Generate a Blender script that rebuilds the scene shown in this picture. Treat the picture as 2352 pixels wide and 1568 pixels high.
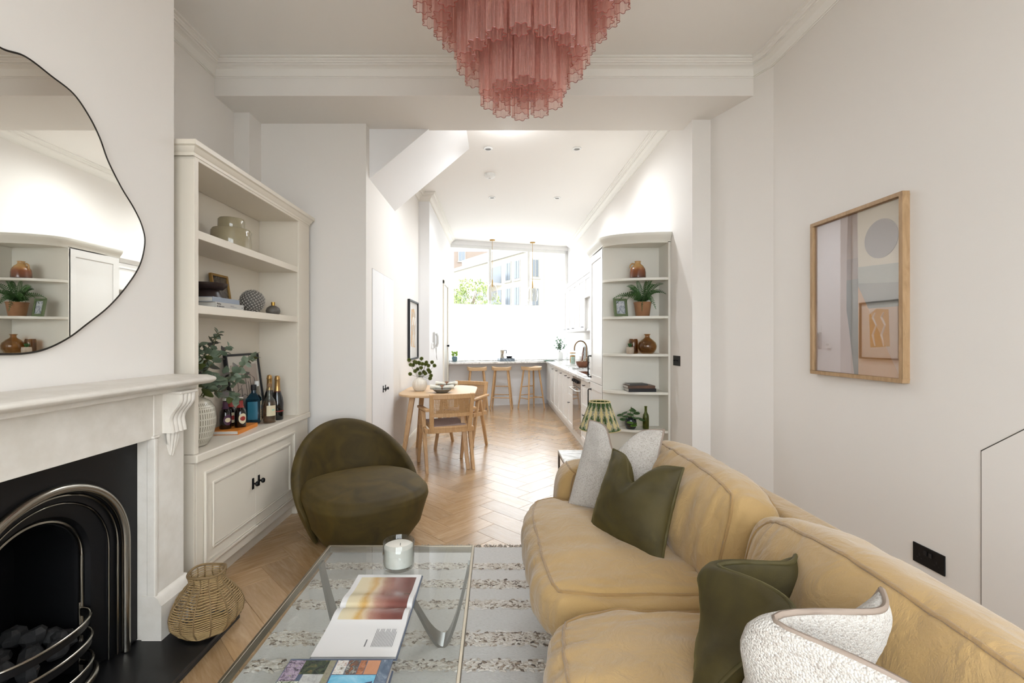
import bpy, bmesh, math, random
from mathutils import Vector, Matrix, noise
random.seed(7)
S = bpy.context.scene
for o in list(bpy.data.objects): bpy.data.objects.remove(o)
C = S.collection

# ------------------------------------------------------------------ camera, world, light, exposure
cam_d = bpy.data.cameras.new('camera'); cam = bpy.data.objects.new('camera', cam_d); C.objects.link(cam)
cam_d.sensor_width = 36; cam_d.lens = 16; cam_d.shift_x = .0153; cam_d.shift_y = -.0017
cam_d.clip_start = .02; cam_d.clip_end = 300
cam.location = (0, 0, 1.3); cam.rotation_euler = (math.pi/2, 0, 0); S.camera = cam
S.view_settings.view_transform = 'Standard'; S.view_settings.look = 'None'
S.view_settings.gamma = 1; S.view_settings.use_curve_mapping = False
S.view_settings.exposure = EXPOSURE = -.2
W = bpy.data.worlds.new('world'); S.world = W; W.use_nodes = True
bg = W.node_tree.nodes['Background']; bg.inputs[0].default_value = (.90, .95, 1, 1); bg.inputs[1].default_value = 10.0
ANG = math.atan(.30); CA, SA = math.cos(ANG), math.sin(ANG)          # the street window runs askew
def far(X, off=0.0): return 9.05 + .30*(X-.09) + off/CA              # Y of the street wall at X
def daylight_boost(name, loc, rot, sx, sy, watts, col):
    """area lamp added just outside a window opening, on top of the sky"""
    l = bpy.data.lights.new(name, 'AREA'); l.shape = 'RECTANGLE'; l.size = sx; l.size_y = sy; l.energy = watts; l.color = col
    o = bpy.data.objects.new(name, l); C.objects.link(o); o.location = loc; o.rotation_euler = rot
    return o
daylight_boost('daylight_boost_street', (.28-.4*SA, far(.28, .46), 1.45), (-math.pi/2, 0, ANG), 2.45, 1.0, 65, (.90, .95, 1))  # lamp added behind the curtain to brighten the kitchen
daylight_boost('daylight_boost_rear', (.3, -1.0, 1.68), (math.pi/2, 0, 0), 2.4, 2.3, 14, (.92, .96, 1))  # added lamp, lifts the sitting room beyond what the sky gives

# ------------------------------------------------------------------ helpers
def lin(c):
    if isinstance(c, str): c = tuple(int(c[i:i+2], 16)/255 for i in (0, 2, 4))
    return tuple((x/12.92 if x <= .04045 else ((x+.055)/1.055)**2.4) for x in c) + (1,)
class NT:
    def __init__(s, name):
        s.m = bpy.data.materials.new(name); s.m.use_nodes = True; s.t = s.m.node_tree; s.n = s.t.nodes
        s.b = s.n['Principled BSDF']; s.out = s.n['Material Output']
    def a(s, typ, **kw):
        x = s.n.new(typ)
        for k, v in kw.items(): setattr(x, k, v)
        return x
    def l(s, a, b): s.t.links.new(a, b)
    def coord(s, kind='Object', scale=(1,1,1), rnd=False, rot=(0,0,0)):
        tc = s.a('ShaderNodeTexCoord'); mp = s.a('ShaderNodeMapping'); mp.inputs['Scale'].default_value = scale
        mp.inputs['Rotation'].default_value = rot
        s.l(tc.outputs[kind], mp.inputs['Vector']); s.map = mp
        return mp.outputs[0]
    def noise(s, vec, scale, detail=3, rough=.5, dist=0):
        x = s.a('ShaderNodeTexNoise'); x.inputs['Scale'].default_value = scale; x.inputs['Detail'].default_value = detail
        x.inputs['Roughness'].default_value = rough; x.inputs['Distortion'].default_value = dist
        s.l(vec, x.inputs['Vector']); return x.outputs['Fac']
    def ramp(s, fac, stops, interp='LINEAR'):
        r = s.a('ShaderNodeValToRGB'); e = r.color_ramp.elements; r.color_ramp.interpolation = interp
        while len(e) < len(stops): e.new(.5)
        for el, (p, c) in zip(e, stops): el.position = p; el.color = lin(c)
        s.l(fac, r.inputs[0]); return r.outputs[0]
    def bump(s, h, strength=.3, dist=.01):
        b = s.a('ShaderNodeBump'); b.inputs['Strength'].default_value = strength; b.inputs['Distance'].default_value = dist
        s.l(h, b.inputs['Height']); s.l(b.outputs[0], s.b.inputs['Normal'])
def pm(name, col, rough=.5, metal=0, bump=None, var=None, sheen=0, coat=0, trans=0, ior=1.45, spec=None, emit=None, sub=0):
    """plain procedural material; var=(colour2, scale[, stretch]) mottles the colour, bump=(scale, strength, dist[, stretch])"""
    t = NT(name); b = t.b
    b.inputs['Base Color'].default_value = lin(col); b.inputs['Roughness'].default_value = rough; b.inputs['Metallic'].default_value = metal
    b.inputs['Sheen Weight'].default_value = sheen; b.inputs['Coat Weight'].default_value = coat; b.inputs['IOR'].default_value = ior
    b.inputs['Transmission Weight'].default_value = trans
    if spec is not None: b.inputs['Specular IOR Level'].default_value = spec
    if emit: b.inputs['Emission Color'].default_value = lin(emit[0]); b.inputs['Emission Strength'].default_value = emit[1]
    if var:
        v = t.coord('Object', var[2] if len(var) > 2 else (1,1,1)); f = t.noise(v, var[1], 4, .6)
        t.l(t.ramp(f, [(.3, col), (.7, var[0])]), b.inputs['Base Color'])
    if bump:
        v = t.coord('Object', bump[3] if len(bump) > 3 else (1,1,1)); t.bump(t.noise(v, bump[0], 3), bump[1], bump[2])
    return t.m
def glassy(name, col, refl=.12, rough=.03, body=0.0, bodycol=None, graze=.9):
    """thin glass: tinted transparency with a fresnel sheen, optionally some scattering body"""
    t = NT(name); t.n.remove(t.b)
    tr = t.a('ShaderNodeBsdfTransparent'); tr.inputs[0].default_value = lin(col)
    gl = t.a('ShaderNodeBsdfGlossy'); gl.inputs['Roughness'].default_value = rough
    lw = t.a('ShaderNodeLayerWeight'); lw.inputs[0].default_value = .5
    pw = t.a('ShaderNodeMath', operation='POWER'); t.l(lw.outputs['Facing'], pw.inputs[0]); pw.inputs[1].default_value = 4
    ma = t.a('ShaderNodeMath', operation='MULTIPLY_ADD'); t.l(pw.outputs[0], ma.inputs[0]); ma.inputs[1].default_value = graze-refl; ma.inputs[2].default_value = refl
    mx = t.a('ShaderNodeMixShader'); t.l(ma.outputs[0], mx.inputs[0])
    src = tr.outputs[0]
    if body:
        d = t.a('ShaderNodeBsdfDiffuse'); d.inputs[0].default_value = lin(bodycol or col)
        tl = t.a('ShaderNodeBsdfTranslucent'); tl.inputs[0].default_value = lin(bodycol or col)
        dd = t.a('ShaderNodeMixShader'); dd.inputs[0].default_value = .5; t.l(d.outputs[0], dd.inputs[1]); t.l(tl.outputs[0], dd.inputs[2])
        m2 = t.a('ShaderNodeMixShader'); m2.inputs[0].default_value = body
        t.l(tr.outputs[0], m2.inputs[1]); t.l(dd.outputs[0], m2.inputs[2]); src = m2.outputs[0]; t.bodymix = m2
    t.l(src, mx.inputs[1]); t.l(gl.outputs[0], mx.inputs[2]); t.l(mx.outputs[0], t.out.inputs[0])
    glassy.last = t
    return t.m

class M:
    def __init__(s): s.v = []; s.f = []; s.mi = []
    def add(s, vs, fs, m=0):
        k = len(s.v); s.v += [tuple(v) for v in vs]; s.f += [tuple(i+k for i in f) for f in fs]; s.mi += [m]*len(fs); return s
    def box(s, x0, x1, y0, y1, z0, z1, m=0):
        return s.add([(x0,y0,z0),(x1,y0,z0),(x1,y1,z0),(x0,y1,z0),(x0,y0,z1),(x1,y0,z1),(x1,y1,z1),(x0,y1,z1)],
                     [(0,3,2,1),(4,5,6,7),(0,1,5,4),(1,2,6,5),(2,3,7,6),(3,0,4,7)], m)
    def bar(s, p, q, w, h, m=0, up=(0,0,1)):
        """rectangular bar from p to q; w across, h along up"""
        p, q = Vector(p), Vector(q); d = (q-p).normalized(); u = Vector(up)
        if abs(d.dot(u)) > .99: u = Vector((1,0,0))
        a = d.cross(u).normalized(); b = a.cross(d).normalized()
        vs = [c + a*(i*w/2) + b*(j*h/2) for c in (p, q) for i, j in ((-1,-1),(1,-1),(1,1),(-1,1))]
        return s.add(vs, [(0,1,2,3),(7,6,5,4),(0,4,5,1),(1,5,6,2),(2,6,7,3),(3,7,4,0)], m)
    def quad(s, a, b, c, d, m=0): return s.add([a,b,c,d], [(0,1,2,3)], m)
    def prism(s, poly, z0, z1, m=0, axis='z'):
        n = len(poly)
        def mk(p, z): return (p[0],p[1],z) if axis == 'z' else ((z,p[0],p[1]) if axis == 'x' else (p[0],z,p[1]))
        vs = [mk(p, z0) for p in poly] + [mk(p, z1) for p in poly]
        fs = [tuple(range(n-1,-1,-1)), tuple(range(n, 2*n))] + [(i,(i+1)%n,n+(i+1)%n,n+i) for i in range(n)]
        return s.add(vs, fs, m)
    def grid(s, fn, nu, nv, cu=False, cv=False, m=0):
        vs = [fn(i/(nu if cu else nu-1), j/(nv if cv else nv-1)) for i in range(nu) for j in range(nv)]
        fs = []
        for i in range(nu if cu else nu-1):
            for j in range(nv if cv else nv-1):
                a = i*nv+j; b = ((i+1)%nu)*nv+j; c = ((i+1)%nu)*nv+(j+1)%nv; d = i*nv+(j+1)%nv
                fs.append((a,b,c,d))
        return s.add(vs, fs, m)
    def lathe(s, prof, n=32, c=(0,0,0), m=0, caps=True):
        k = len(prof); vs = []
        for i in range(n):
            a = 2*math.pi*i/n
            for r, z in prof: vs.append((c[0]+r*math.cos(a), c[1]+r*math.sin(a), c[2]+z))
        fs = [(i*k+j, ((i+1)%n)*k+j, ((i+1)%n)*k+j+1, i*k+j+1) for i in range(n) for j in range(k-1)]
        if caps and prof[0][0] > 1e-5: fs.append(tuple(i*k for i in range(n-1,-1,-1)))
        if caps and prof[-1][0] > 1e-5: fs.append(tuple(i*k+k-1 for i in range(n)))
        return s.add(vs, fs, m)
    def tube(s, pts, r, n=8, closed=False, m=0, caps=True, flat=1.0):
        pts = [Vector(p) for p in pts]; k = len(pts); rs = r if isinstance(r, (list, tuple)) else [r]*k
        vs = []; ref = None
        for i, p in enumerate(pts):
            a = pts[i-1] if (i or closed) else p; b = pts[(i+1)%k] if (i < k-1 or closed) else p
            d = (b-a).normalized()
            if ref is None:
                ref = d.orthogonal().normalized() if abs(d.z) > .9 else Vector((0,0,1))
            u = (ref - d*ref.dot(d)); u = u.normalized() if u.length > 1e-6 else d.orthogonal().normalized(); ref = u
            w = d.cross(u)
            for j in range(n):
                t = 2*math.pi*j/n; vs.append(p + (u*math.cos(t) + w*math.sin(t)*flat)*rs[i])
        fs = [(i*n+j, ((i+1)%k)*n+j, ((i+1)%k)*n+(j+1)%n, i*n+(j+1)%n) for i in range(k if closed else k-1) for j in range(n)]
        if caps and not closed: fs += [tuple(range(n-1,-1,-1)), tuple((k-1)*n+j for j in range(n))]
        return s.add(vs, fs, m)
    def cyl(s, p, q, r0, r1=None, n=16, m=0): return s.tube([p, q], [r0, r0 if r1 is None else r1], n, m=m)
    def sphere(s, c, r, n=16, k=10, m=0, sq=(1,1,1)):
        prof = [(max(1e-6, math.sin(math.pi*j/k)), -math.cos(math.pi*j/k)) for j in range(k+1)]
        vs = []
        for i in range(n):
            a = 2*math.pi*i/n
            for q, z in prof: vs.append((c[0]+r*sq[0]*q*math.cos(a), c[1]+r*sq[1]*q*math.sin(a), c[2]+r*sq[2]*z))
        K = k+1
        return s.add(vs, [(i*K+j, ((i+1)%n)*K+j, ((i+1)%n)*K+j+1, i*K+j+1) for i in range(n) for j in range(k)], m)
    def xf(s, mat, start=0):
        for i in range(start, len(s.v)): s.v[i] = tuple(mat @ Vector(s.v[i]))
        return s
    def obj(s, name, mats, parent=None, smooth=None, bevel=0, seg=2, sub=0, world=False, loc=None, rz=0, fix=True):
        me = bpy.data.meshes.new(name); me.from_pydata(s.v, [], s.f)
        for m in (mats if isinstance(mats, (list, tuple)) else [mats]): me.materials.append(m)
        if len(me.materials) > 1: me.polygons.foreach_set('material_index', s.mi)
        bm = bmesh.new(); bm.from_mesh(me); bmesh.ops.remove_doubles(bm, verts=bm.verts, dist=1e-6)
        if fix: bmesh.ops.recalc_face_normals(bm, faces=bm.faces)
        bm.to_mesh(me); bm.free()
        if smooth is not None:
            me.polygons.foreach_set('use_smooth', [True]*len(me.polygons))
            if smooth < 180: me.set_sharp_from_angle(angle=math.radians(smooth))
        o = bpy.data.objects.new(name, me); C.objects.link(o)
        if bevel:
            md = o.modifiers.new('bevel', 'BEVEL'); md.width = bevel; md.segments = seg; md.limit_method = 'ANGLE'; md.angle_limit = math.radians(40)
        if sub:
            md = o.modifiers.new('sub', 'SUBSURF'); md.levels = sub; md.render_levels = sub
        if parent:
            o.parent = parent
            if world:
                q = parent
                while q: o.location -= q.location; q = q.parent
        if loc: o.location = loc
        if rz: o.rotation_euler = (0, 0, rz)
        return o
def tag(o, label, cat, group=None):
    o['label'] = label; o['category'] = cat
    if group: o['group'] = group
    return o
def struct(o): o['kind'] = 'structure'; return o
def thing(name, label, cat, loc=(0,0,0), rz=0, group=None):
    o = bpy.data.objects.new(name, None); C.objects.link(o); o.location = loc; o.rotation_euler = (0,0,rz); o.empty_display_size = .05
    return tag(o, label, cat, group)
def copy_part(o, parent, loc=None, rot=None, scale=None, name=None):
    c = o.copy(); C.objects.link(c); c.parent = parent
    if loc is not None: c.location = loc
    if rot is not None: c.rotation_euler = rot
    if scale is not None: c.scale = scale
    return c
def dup(root, loc, rz, label, group=None):
    r = root.copy(); C.objects.link(r); r.location = loc; r.rotation_euler = (0,0,rz); r['label'] = label
    if group: r['group'] = group
    for ch in list(root.children):
        c = copy_part(ch, r)
        for g in list(ch.children): copy_part(g, c)
    return r
def nz(x, y, z, s=1.0): return noise.noise(Vector((x*s, y*s, z*s)))
def lerp(a, b, t): return a + (b-a)*t
def sweep(m, path, prof, closed=False, mi=0):
    """run a profile [(p, z)] along a 2-D path; p is measured to the left of travel, corners mitred"""
    n = len(path); vs = []; k = len(prof)
    for i in range(n):
        P = Vector(path[i]).to_2d() if False else Vector((path[i][0], path[i][1]))
        a = Vector(path[i-1][:2]) if (i or closed) else None; b = Vector(path[(i+1)%n][:2]) if (i < n-1 or closed) else None
        ns = []
        if a is not None: d = (P-a).normalized(); ns.append(Vector((-d.y, d.x)))
        if b is not None: d = (b-P).normalized(); ns.append(Vector((-d.y, d.x)))
        nn = ns[0] if len(ns) == 1 else (ns[0]+ns[1])/(1+ns[0].dot(ns[1]))
        for p, z in prof: vs.append((P.x+nn.x*p, P.y+nn.y*p, z))
    fs = [(i*k+j, ((i+1)%n)*k+j, ((i+1)%n)*k+j+1, i*k+j+1) for i in range(n if closed else n-1) for j in range(k-1)]
    m.add(vs, fs, mi)
    return m
# ------------------------------------------------------------------ materials
def paint(name, col, rough=.6):
    t = NT(name); t.b.inputs['Base Color'].default_value = lin(col); t.b.inputs['Roughness'].default_value = rough
    v = t.coord('Object'); t.bump(t.noise(v, 60, 2), .04, .004)
    return t.m
WALL = paint('wall_paint_warm_white', 'e7e2dc', .62)
CEIL = paint('ceiling_paint', 'ece8e3', .65)
KWALL = paint('kitchen_wall_paint', 'edecec', .55)
CORN = paint('plaster_cornice', 'e9e5de', .6)
TRIM = paint('satin_trim_paint', 'e3dccf', .38)
CAB = paint('cabinet_eggshell', 'e0d7c8', .35)
KCAB = paint('kitchen_cabinet_paint', 'eeece8', .3)
SHELFP = paint('corner_shelf_paint', 'dcd8cd', .4)
def stone():
    t = NT('limestone'); v = t.coord('Object'); f = t.noise(v, 9, 5, .6)
    t.l(t.ramp(f, [(.35, 'd8d1c6'), (.65, 'e3ddd4')]), t.b.inputs['Base Color']); t.b.inputs['Roughness'].default_value = .55
    t.bump(t.noise(v, 120, 3), .12, .002); return t.m
STONE = stone()
def oak(name, c0, c1, c2, grain=(1, 12, 12), rough=.45, rnd=False, gs=3.0):
    """oak; long axis local x"""
    t = NT(name); tc = t.a('ShaderNodeTexCoord'); src = tc.outputs['Object']
    if rnd:
        oi = t.a('ShaderNodeObjectInfo'); ge = t.a('ShaderNodeNewGeometry')
        ad = t.a('ShaderNodeMath', operation='ADD'); t.l(oi.outputs['Random'], ad.inputs[0]); t.l(ge.outputs['Random Per Island'], ad.inputs[1])
        mu = t.a('ShaderNodeVectorMath', operation='SCALE'); cx = t.a('ShaderNodeCombineXYZ')
        for i in range(3): t.l(ad.outputs[0], cx.inputs[i])
        t.l(cx.outputs[0], mu.inputs[0]); mu.inputs['Scale'].default_value = 37.0
        va = t.a('ShaderNodeVectorMath', operation='ADD'); t.l(src, va.inputs[0]); t.l(mu.outputs[0], va.inputs[1]); src = va.outputs[0]
    mp = t.a('ShaderNodeMapping'); mp.inputs['Scale'].default_value = grain; t.l(src, mp.inputs[0]); v = mp.outputs[0]
    f = t.noise(v, gs, 5, .62, 1.4)
    col = t.ramp(f, [(.25, c0), (.5, c1), (.75, c2)])
    if rnd:
        hs = t.a('ShaderNodeHueSaturation'); fr = t.a('ShaderNodeMath', operation='FRACT'); t.l(ad.outputs[0], fr.inputs[0])
        mr = t.a('ShaderNodeMapRange'); mr.inputs[3].default_value = .82; mr.inputs[4].default_value = 1.12
        t.l(fr.outputs[0], mr.inputs[0]); t.l(mr.outputs[0], hs.inputs['Value']); t.l(col, hs.inputs['Color']); col = hs.outputs[0]
    t.l(col, t.b.inputs['Base Color']); t.b.inputs['Roughness'].default_value = rough
    t.bump(f, .08, .004)
    return t.m
FLOORM = oak('oak_floor', '9e7c54', 'b08e67', 'bfa17c', (1.2, 9, 9), .27, True, 3.4)
FLOORM.node_tree.nodes['Principled BSDF'].inputs['Coat Weight'].default_value = .8; FLOORM.node_tree.nodes['Principled BSDF'].inputs['Coat Roughness'].default_value = .24
OAK = oak('pale_oak', 'b58d60', 'c59d70', 'd0ac80', (14, 14, 2.0), .45)
OAKX = oak('pale_oak_long', 'bd9a70', 'cba981', 'd6b690', (2.0, 14, 14), .4)
FRAMEOAK = oak('frame_oak', '9c7c58', 'ad8d68', 'bb9c78', (10, 10, 2), .5)
BLACK = pm('black_metal', '1a1a1b', .45, .6)
IRON = pm('cast_iron', '0e0e10', .42, .3, bump=(90, .06, .002))
STEEL = pm('polished_steel', '9a958c', .22, 1, bump=(40, .03, .002))
SLATE = pm('black_slate', '141415', .38, 0, bump=(30, .08, .002))
BRASS = pm('brass', 'b08a48', .28, 1)
CHROME = pm('brushed_metal', 'b9b4aa', .25, 1)
PEWTER = pm('pewter', '8d8f8e', .3, 1, bump=(60, .05, .002))
WHITE = pm('white_plastic', 'ececea', .4)
GREYP = pm('grey_plastic', 'bfbdb9', .4)
MIRROR = pm('mirror', 'f2f2ee', .01, 1)
def linen(name, col, col2, sc=450):
    t = NT(name); v = t.coord('Object'); a = t.noise(v, sc, 2); f = t.noise(v, 4, 4)
    t.l(t.ramp(f, [(.3, col), (.7, col2)]), t.b.inputs['Base Color']); t.b.inputs['Roughness'].default_value = .85
    t.b.inputs['Sheen Weight'].default_value = .35; w = t.noise(v, 9, 4, .55, 2.5); mm_ = t.a('ShaderNodeMath', operation='MULTIPLY_ADD'); t.l(a, mm_.inputs[0]); mm_.inputs[1].default_value = .10; t.l(w, mm_.inputs[2]); t.bump(mm_.outputs[0], .35, .02); return t.m
SOFA = linen('mustard_linen', 'a38350', 'ae8f5e')
SOFAP = linen('mustard_piping', '8f6f42', '9b7b4c')
def velvet(name, col, col2, sh='8a8a4a'):
    t = NT(name); v = t.coord('Object'); f = t.noise(v, 5, 4, .55, 1.2)
    t.l(t.ramp(f, [(.3, col), (.7, col2)]), t.b.inputs['Base Color']); t.b.inputs['Roughness'].default_value = .75
    t.b.inputs['Sheen Weight'].default_value = .32; t.b.inputs['Sheen Roughness'].default_value = .35; t.b.inputs['Sheen Tint'].default_value = lin(sh)
    t.bump(t.noise(v, 300, 2), .12, .002); return t.m
VELVET = velvet('olive_velvet', '352905', '4e3e0c', '7f6420')
PVELVET = velvet('moss_velvet', '302809', '4a3f12', '8f8030')
def boucle():
    t = NT('boucle'); v = t.coord('Object', (1,1,1)); vo = t.a('ShaderNodeTexVoronoi'); vo.inputs['Scale'].default_value = 300; t.l(v, vo.inputs['Vector'])
    sp = t.a('ShaderNodeSeparateColor'); t.l(vo.outputs['Color'], sp.inputs[0])
    t.l(t.ramp(sp.outputs[0], [(0, '978e85'), (.12, 'aba298'), (.4, 'b5aea5'), (1, 'c0bab2')]), t.b.inputs['Base Color'])
    t.b.inputs['Roughness'].default_value = .95; t.b.inputs['Sheen Weight'].default_value = .3
    inv = t.a('ShaderNodeMath', operation='SUBTRACT'); inv.inputs[0].default_value = 1; t.l(vo.outputs['Distance'], inv.inputs[1])
    t.bump(inv.outputs[0], .6, .004); return t.m
BOUCLE = boucle()
TAUPE = pm('taupe_piping', '8f7f72', .8)
def marble(name='white_marble', base='f0efec', vein='bdbab5'):
    t = NT(name); v = t.coord('Object'); f = t.noise(v, 2.2, 6, .65, 2.2)
    t.l(t.ramp(f, [(.42, base), (.5, vein), (.56, base)]), t.b.inputs['Base Color']); t.b.inputs['Roughness'].default_value = .18; return t.m
MARBLE = marble()
GLASS = glassy('clear_glass', 'f2f6f4', .05, .01)
PANE = glassy('window_glass', 'fafbfb', .03, .01)
TABLEGLASS = glassy('table_glass', 'f8faf9', .05, .01)
SMOKE = glassy('amber_glass', 'ecd6b8', .05, .04, .08, '8a6a42')
BROWNGL = glassy('brown_glass', 'e2c69c', .05, .04, .1, '6b4a28')
GREENGL = glassy('green_bottle_glass', 'c6cc88', .05, .04, .12, '4c5218')
BLUEGL = glassy('blue_bottle_glass', '5fa8bf', .06, .03, .3, '1d5f7c')
CLEARB = glassy('bottle_glass', 'eef0ea', .05, .02, .08, 'd0d0c8')
RUM = glassy('amber_spirit', 'd9ac62', .04, .03, .25, '8f5f1c')
DARKGL = pm('dark_bottle_glass', '150c0a', .08, coat=.5)
CHAMP = pm('champagne_bottle_glass', '0c0f12', .08, coat=.5)
GOLDFOIL = pm('gold_foil', 'b99560', .35, .9, bump=(150, .3, .003))
def pinkglass():
    glassy('pink_glass', 'fceeec', .04, .08, .34, 'f0bdb0'); t = glassy.last
    v = t.coord('Object', (1, 1, .04)); f = t.noise(v, 240, 3, .6)
    mr = t.a('ShaderNodeMapRange'); mr.inputs[1].default_value = .35; mr.inputs[2].default_value = .75
    mr.inputs[3].default_value = .12; mr.inputs[4].default_value = .42; t.l(f, mr.inputs[0]); t.l(mr.outputs[0], t.bodymix.inputs[0])
    return t.m
PINK = pinkglass()
PINKRIM = pm('pink_glass_rim', '86453f', .15, coat=.5)
GREENLEAF = pm('green_leaf', '2f5226', .5, var=('3f6a2e', 14))
FERNLEAF = pm('fern_leaf', '24401f', .55, var=('3d5f2c', 20))
EUC = pm('eucalyptus_leaf', '56644f', .55, var=('76836f', 12))
EUCP = pm('eucalyptus_leaf_flushed', '6a5a60', .55, var=('5a6550', 14))
EUCG = pm('eucalyptus_leaf_green', '56602c', .55, var=('454d26', 14))
PALELEAF = pm('pale_leaf', '86a08a', .6)
LIMELEAF = pm('lime_leaf', '8fb040', .5)
STEM = pm('plant_stem', '5a5a38', .6)
TERRA = pm('terracotta', '99704e', .75, var=('8a6244', 12))
PAPER = pm('paper', 'ddd9d2', .7)
PAGES = pm('page_edges', 'c9c5bd', .8, bump=(300, .3, .001, (.02, .02, 1)))
CARD = pm('card_black', '16161a', .5)
# ------------------------------------------------------------------ the setting
ZC = 3.275; BX, CY = -1.53, 1.539            # ceiling height; chimney breast face and centre line
XL, XR, XK, XN, XF = -2.012, 1.893, 1.5515, -1.05, -.905
m = M()
def inside(x, y):
    if y < 3.6: return -2.1 < x < 1.95 and y > -.8
    if y < 6.15: return -1.1 < x < 1.6
    return -.95 < x < 1.6 and y < far(x)+.1
m.box(-2.15, 2.1, -.9, 9.9, -.08, -.016)
floor = struct(m.obj('floor', pm('floor_joint', '4a3a2a', .8)))
PL, PW = .431, .1697
pm_ = M(); ch = .0016
def plank_verts(ax, ay, ux, uy):
    """one herringbone block with chamfered arrises; ux,uy = unit long axis"""
    vx, vy = -uy, ux; out = []
    for (du, dv, z) in [(0,0,-.015),(PL,0,-.015),(PL,PW,-.015),(0,PW,-.015),(0.0003,0.0003,-ch),(PL-.0003,0.0003,-ch),(PL-.0003,PW-.0003,-ch),(0.0003,PW-.0003,-ch),
                        (ch,ch,0),(PL-ch,ch,0),(PL-ch,PW-ch,0),(ch,PW-ch,0)]:
        out.append((ax+du*ux+dv*vx, ay+du*uy+dv*vy, z))
    return out
PF = [(0,1,5,4),(1,2,6,5),(2,3,7,6),(3,0,4,7),(4,5,9,8),(5,6,10,9),(6,7,11,10),(7,4,8,11),(8,9,10,11)]
r2 = math.sqrt(.5); planks = []
for c in range(-5, 6):
    for k in range(-30, 110):
        for typ in (0, 1):
            if typ == 0: u0, v0 = k*PW + c*PL, k*PW - c*PL; lu, lv = PL, PW
            else: u0, v0 = k*PW - PW + c*PL, k*PW - c*PL; lu, lv = PW, PL
            def xy(u, v): return ((u-v)*r2 - .32, (u+v)*r2 + .03)
            cx, cy = xy(u0+lu/2, v0+lv/2)
            cs = [xy(u0+a*lu, v0+b*lv) for a in (.1,.9) for b in (.1,.9)]
            if any(inside(*p) for p in cs):
                planks.append((typ, u0, v0, cx, cy))
def vis(p):
    x, y = p[3], p[4]
    if y < .9: return False
    px, py = 1140+1045*x/y, 780+1045*1.3/y
    return -60 < px < 1330 and py < 1640 and not (x > .25 and y < 2.5) and not (x < -1.55)
vp = sorted([p for p in planks if vis(p)], key=lambda p: p[4])[:300]
vs_ = set(id(p) for p in vp)
base = None
for p in vp:
    x0, y0 = xy(p[1], p[2])
    if p[0] == 0: loc, rz = (x0, y0, 0), math.pi/4
    else:
        x0, y0 = xy(p[1]+PW, p[2]); loc, rz = (x0, y0, 0), 3*math.pi/4
    if base is None:
        q = M(); q.add(plank_verts(0, 0, 1, 0), PF); base = q.obj('floor_plank', FLOORM, floor, loc=loc, rz=rz)
    else: copy_part(base, floor, loc, (0, 0, rz))
q = M()
for p in planks:
    if id(p) in vs_: continue
    x0, y0 = xy(p[1], p[2])
    if p[0] == 0: q.add(plank_verts(x0, y0, r2, r2), PF)
    else:
        x0, y0 = xy(p[1]+PW, p[2]); q.add(plank_verts(x0, y0, -r2, r2), PF)
o = q.obj('floor_planks_hidden', FLOORM, floor); o['kind'] = 'stuff'

struct(M().box(-2.3, 2.2, -1.0, 10.2, ZC, ZC+.12).obj('ceiling', CEIL))
struct(M().box(-2.25, XL, -.9, 3.7, 0, ZC).obj('wall_left', WALL))
m = M(); fy0, fy1, fz = CY-.3, CY+.3, .82
m.box(-2.02, BX, CY-.621, fy0, 0, ZC).box(-2.02, BX, fy1, CY+.621, 0, ZC).box(-2.02, BX, fy0, fy1, fz, ZC).box(-2.02, -1.93, fy0, fy1, 0, fz)
struct(m.obj('wall_chimney_breast', WALL))
struct(M().box(-2.05, -1.895, 3.49, 3.70, 0, ZC).obj('wall_left_nib', WALL))
m = M().box(-2.25, XN, 3.668, 6.15, 0, ZC)
struct(m.obj('wall_dining_left', WALL))
struct(M().box(-2.25, XF, 6.15, 9.7, 0, ZC).obj('wall_kitchen_left', KWALL))
struct(M().box(-2.1, 2.05, 3.25, 3.786, 3.041, ZC).obj('wall_beam_over_opening', WALL))
struct(M().prism([(XR,-.9),(XR,3.108),(1.696,3.603),(XK,3.603),(XK,9.9),(2.15,9.9),(2.15,-.9)], 0, ZC).obj('wall_right', WALL))
# sloping underside of the stairs above the dining nook
struct(M().prism([(XN,2.63),(-.28,ZC),(XN-.02,ZC),(XN-.02,2.63)], 3.763, 4.71, axis='y').obj('ceiling_stair_soffit', KWALL))
# rear wall with the window that lights the sitting room
m = M(); m.box(-2.2, -.95, -.95, -.72, 0, ZC).box(1.55, 2.1, -.95, -.72, 0, ZC).box(-.95, 1.55, -.95, -.72, 0, .45).box(-.95, 1.55, -.95, -.72, 2.92, ZC)
struct(m.obj('wall_rear', WALL))
w2 = struct(M().box(-.95, 1.55, -.9, -.84, .45, .52).box(-.95, 1.55, -.9, -.84, 2.85, 2.92).box(-.95, -.88, -.9, -.84, .45, 2.92).box(1.48, 1.55, -.9, -.84, .45, 2.92).obj('window_2', TRIM))
for x in (-.1, .7): M().box(x-.03, x+.03, -.9, -.84, .5, 2.87).obj('mullion', TRIM, w2)
for x0, x1 in ((-.88,-.13),(-.07,.67),(.73,1.48)): M().box(x0, x1, -.873, -.869, .52, 2.85).obj('pane', PANE, w2)
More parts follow.
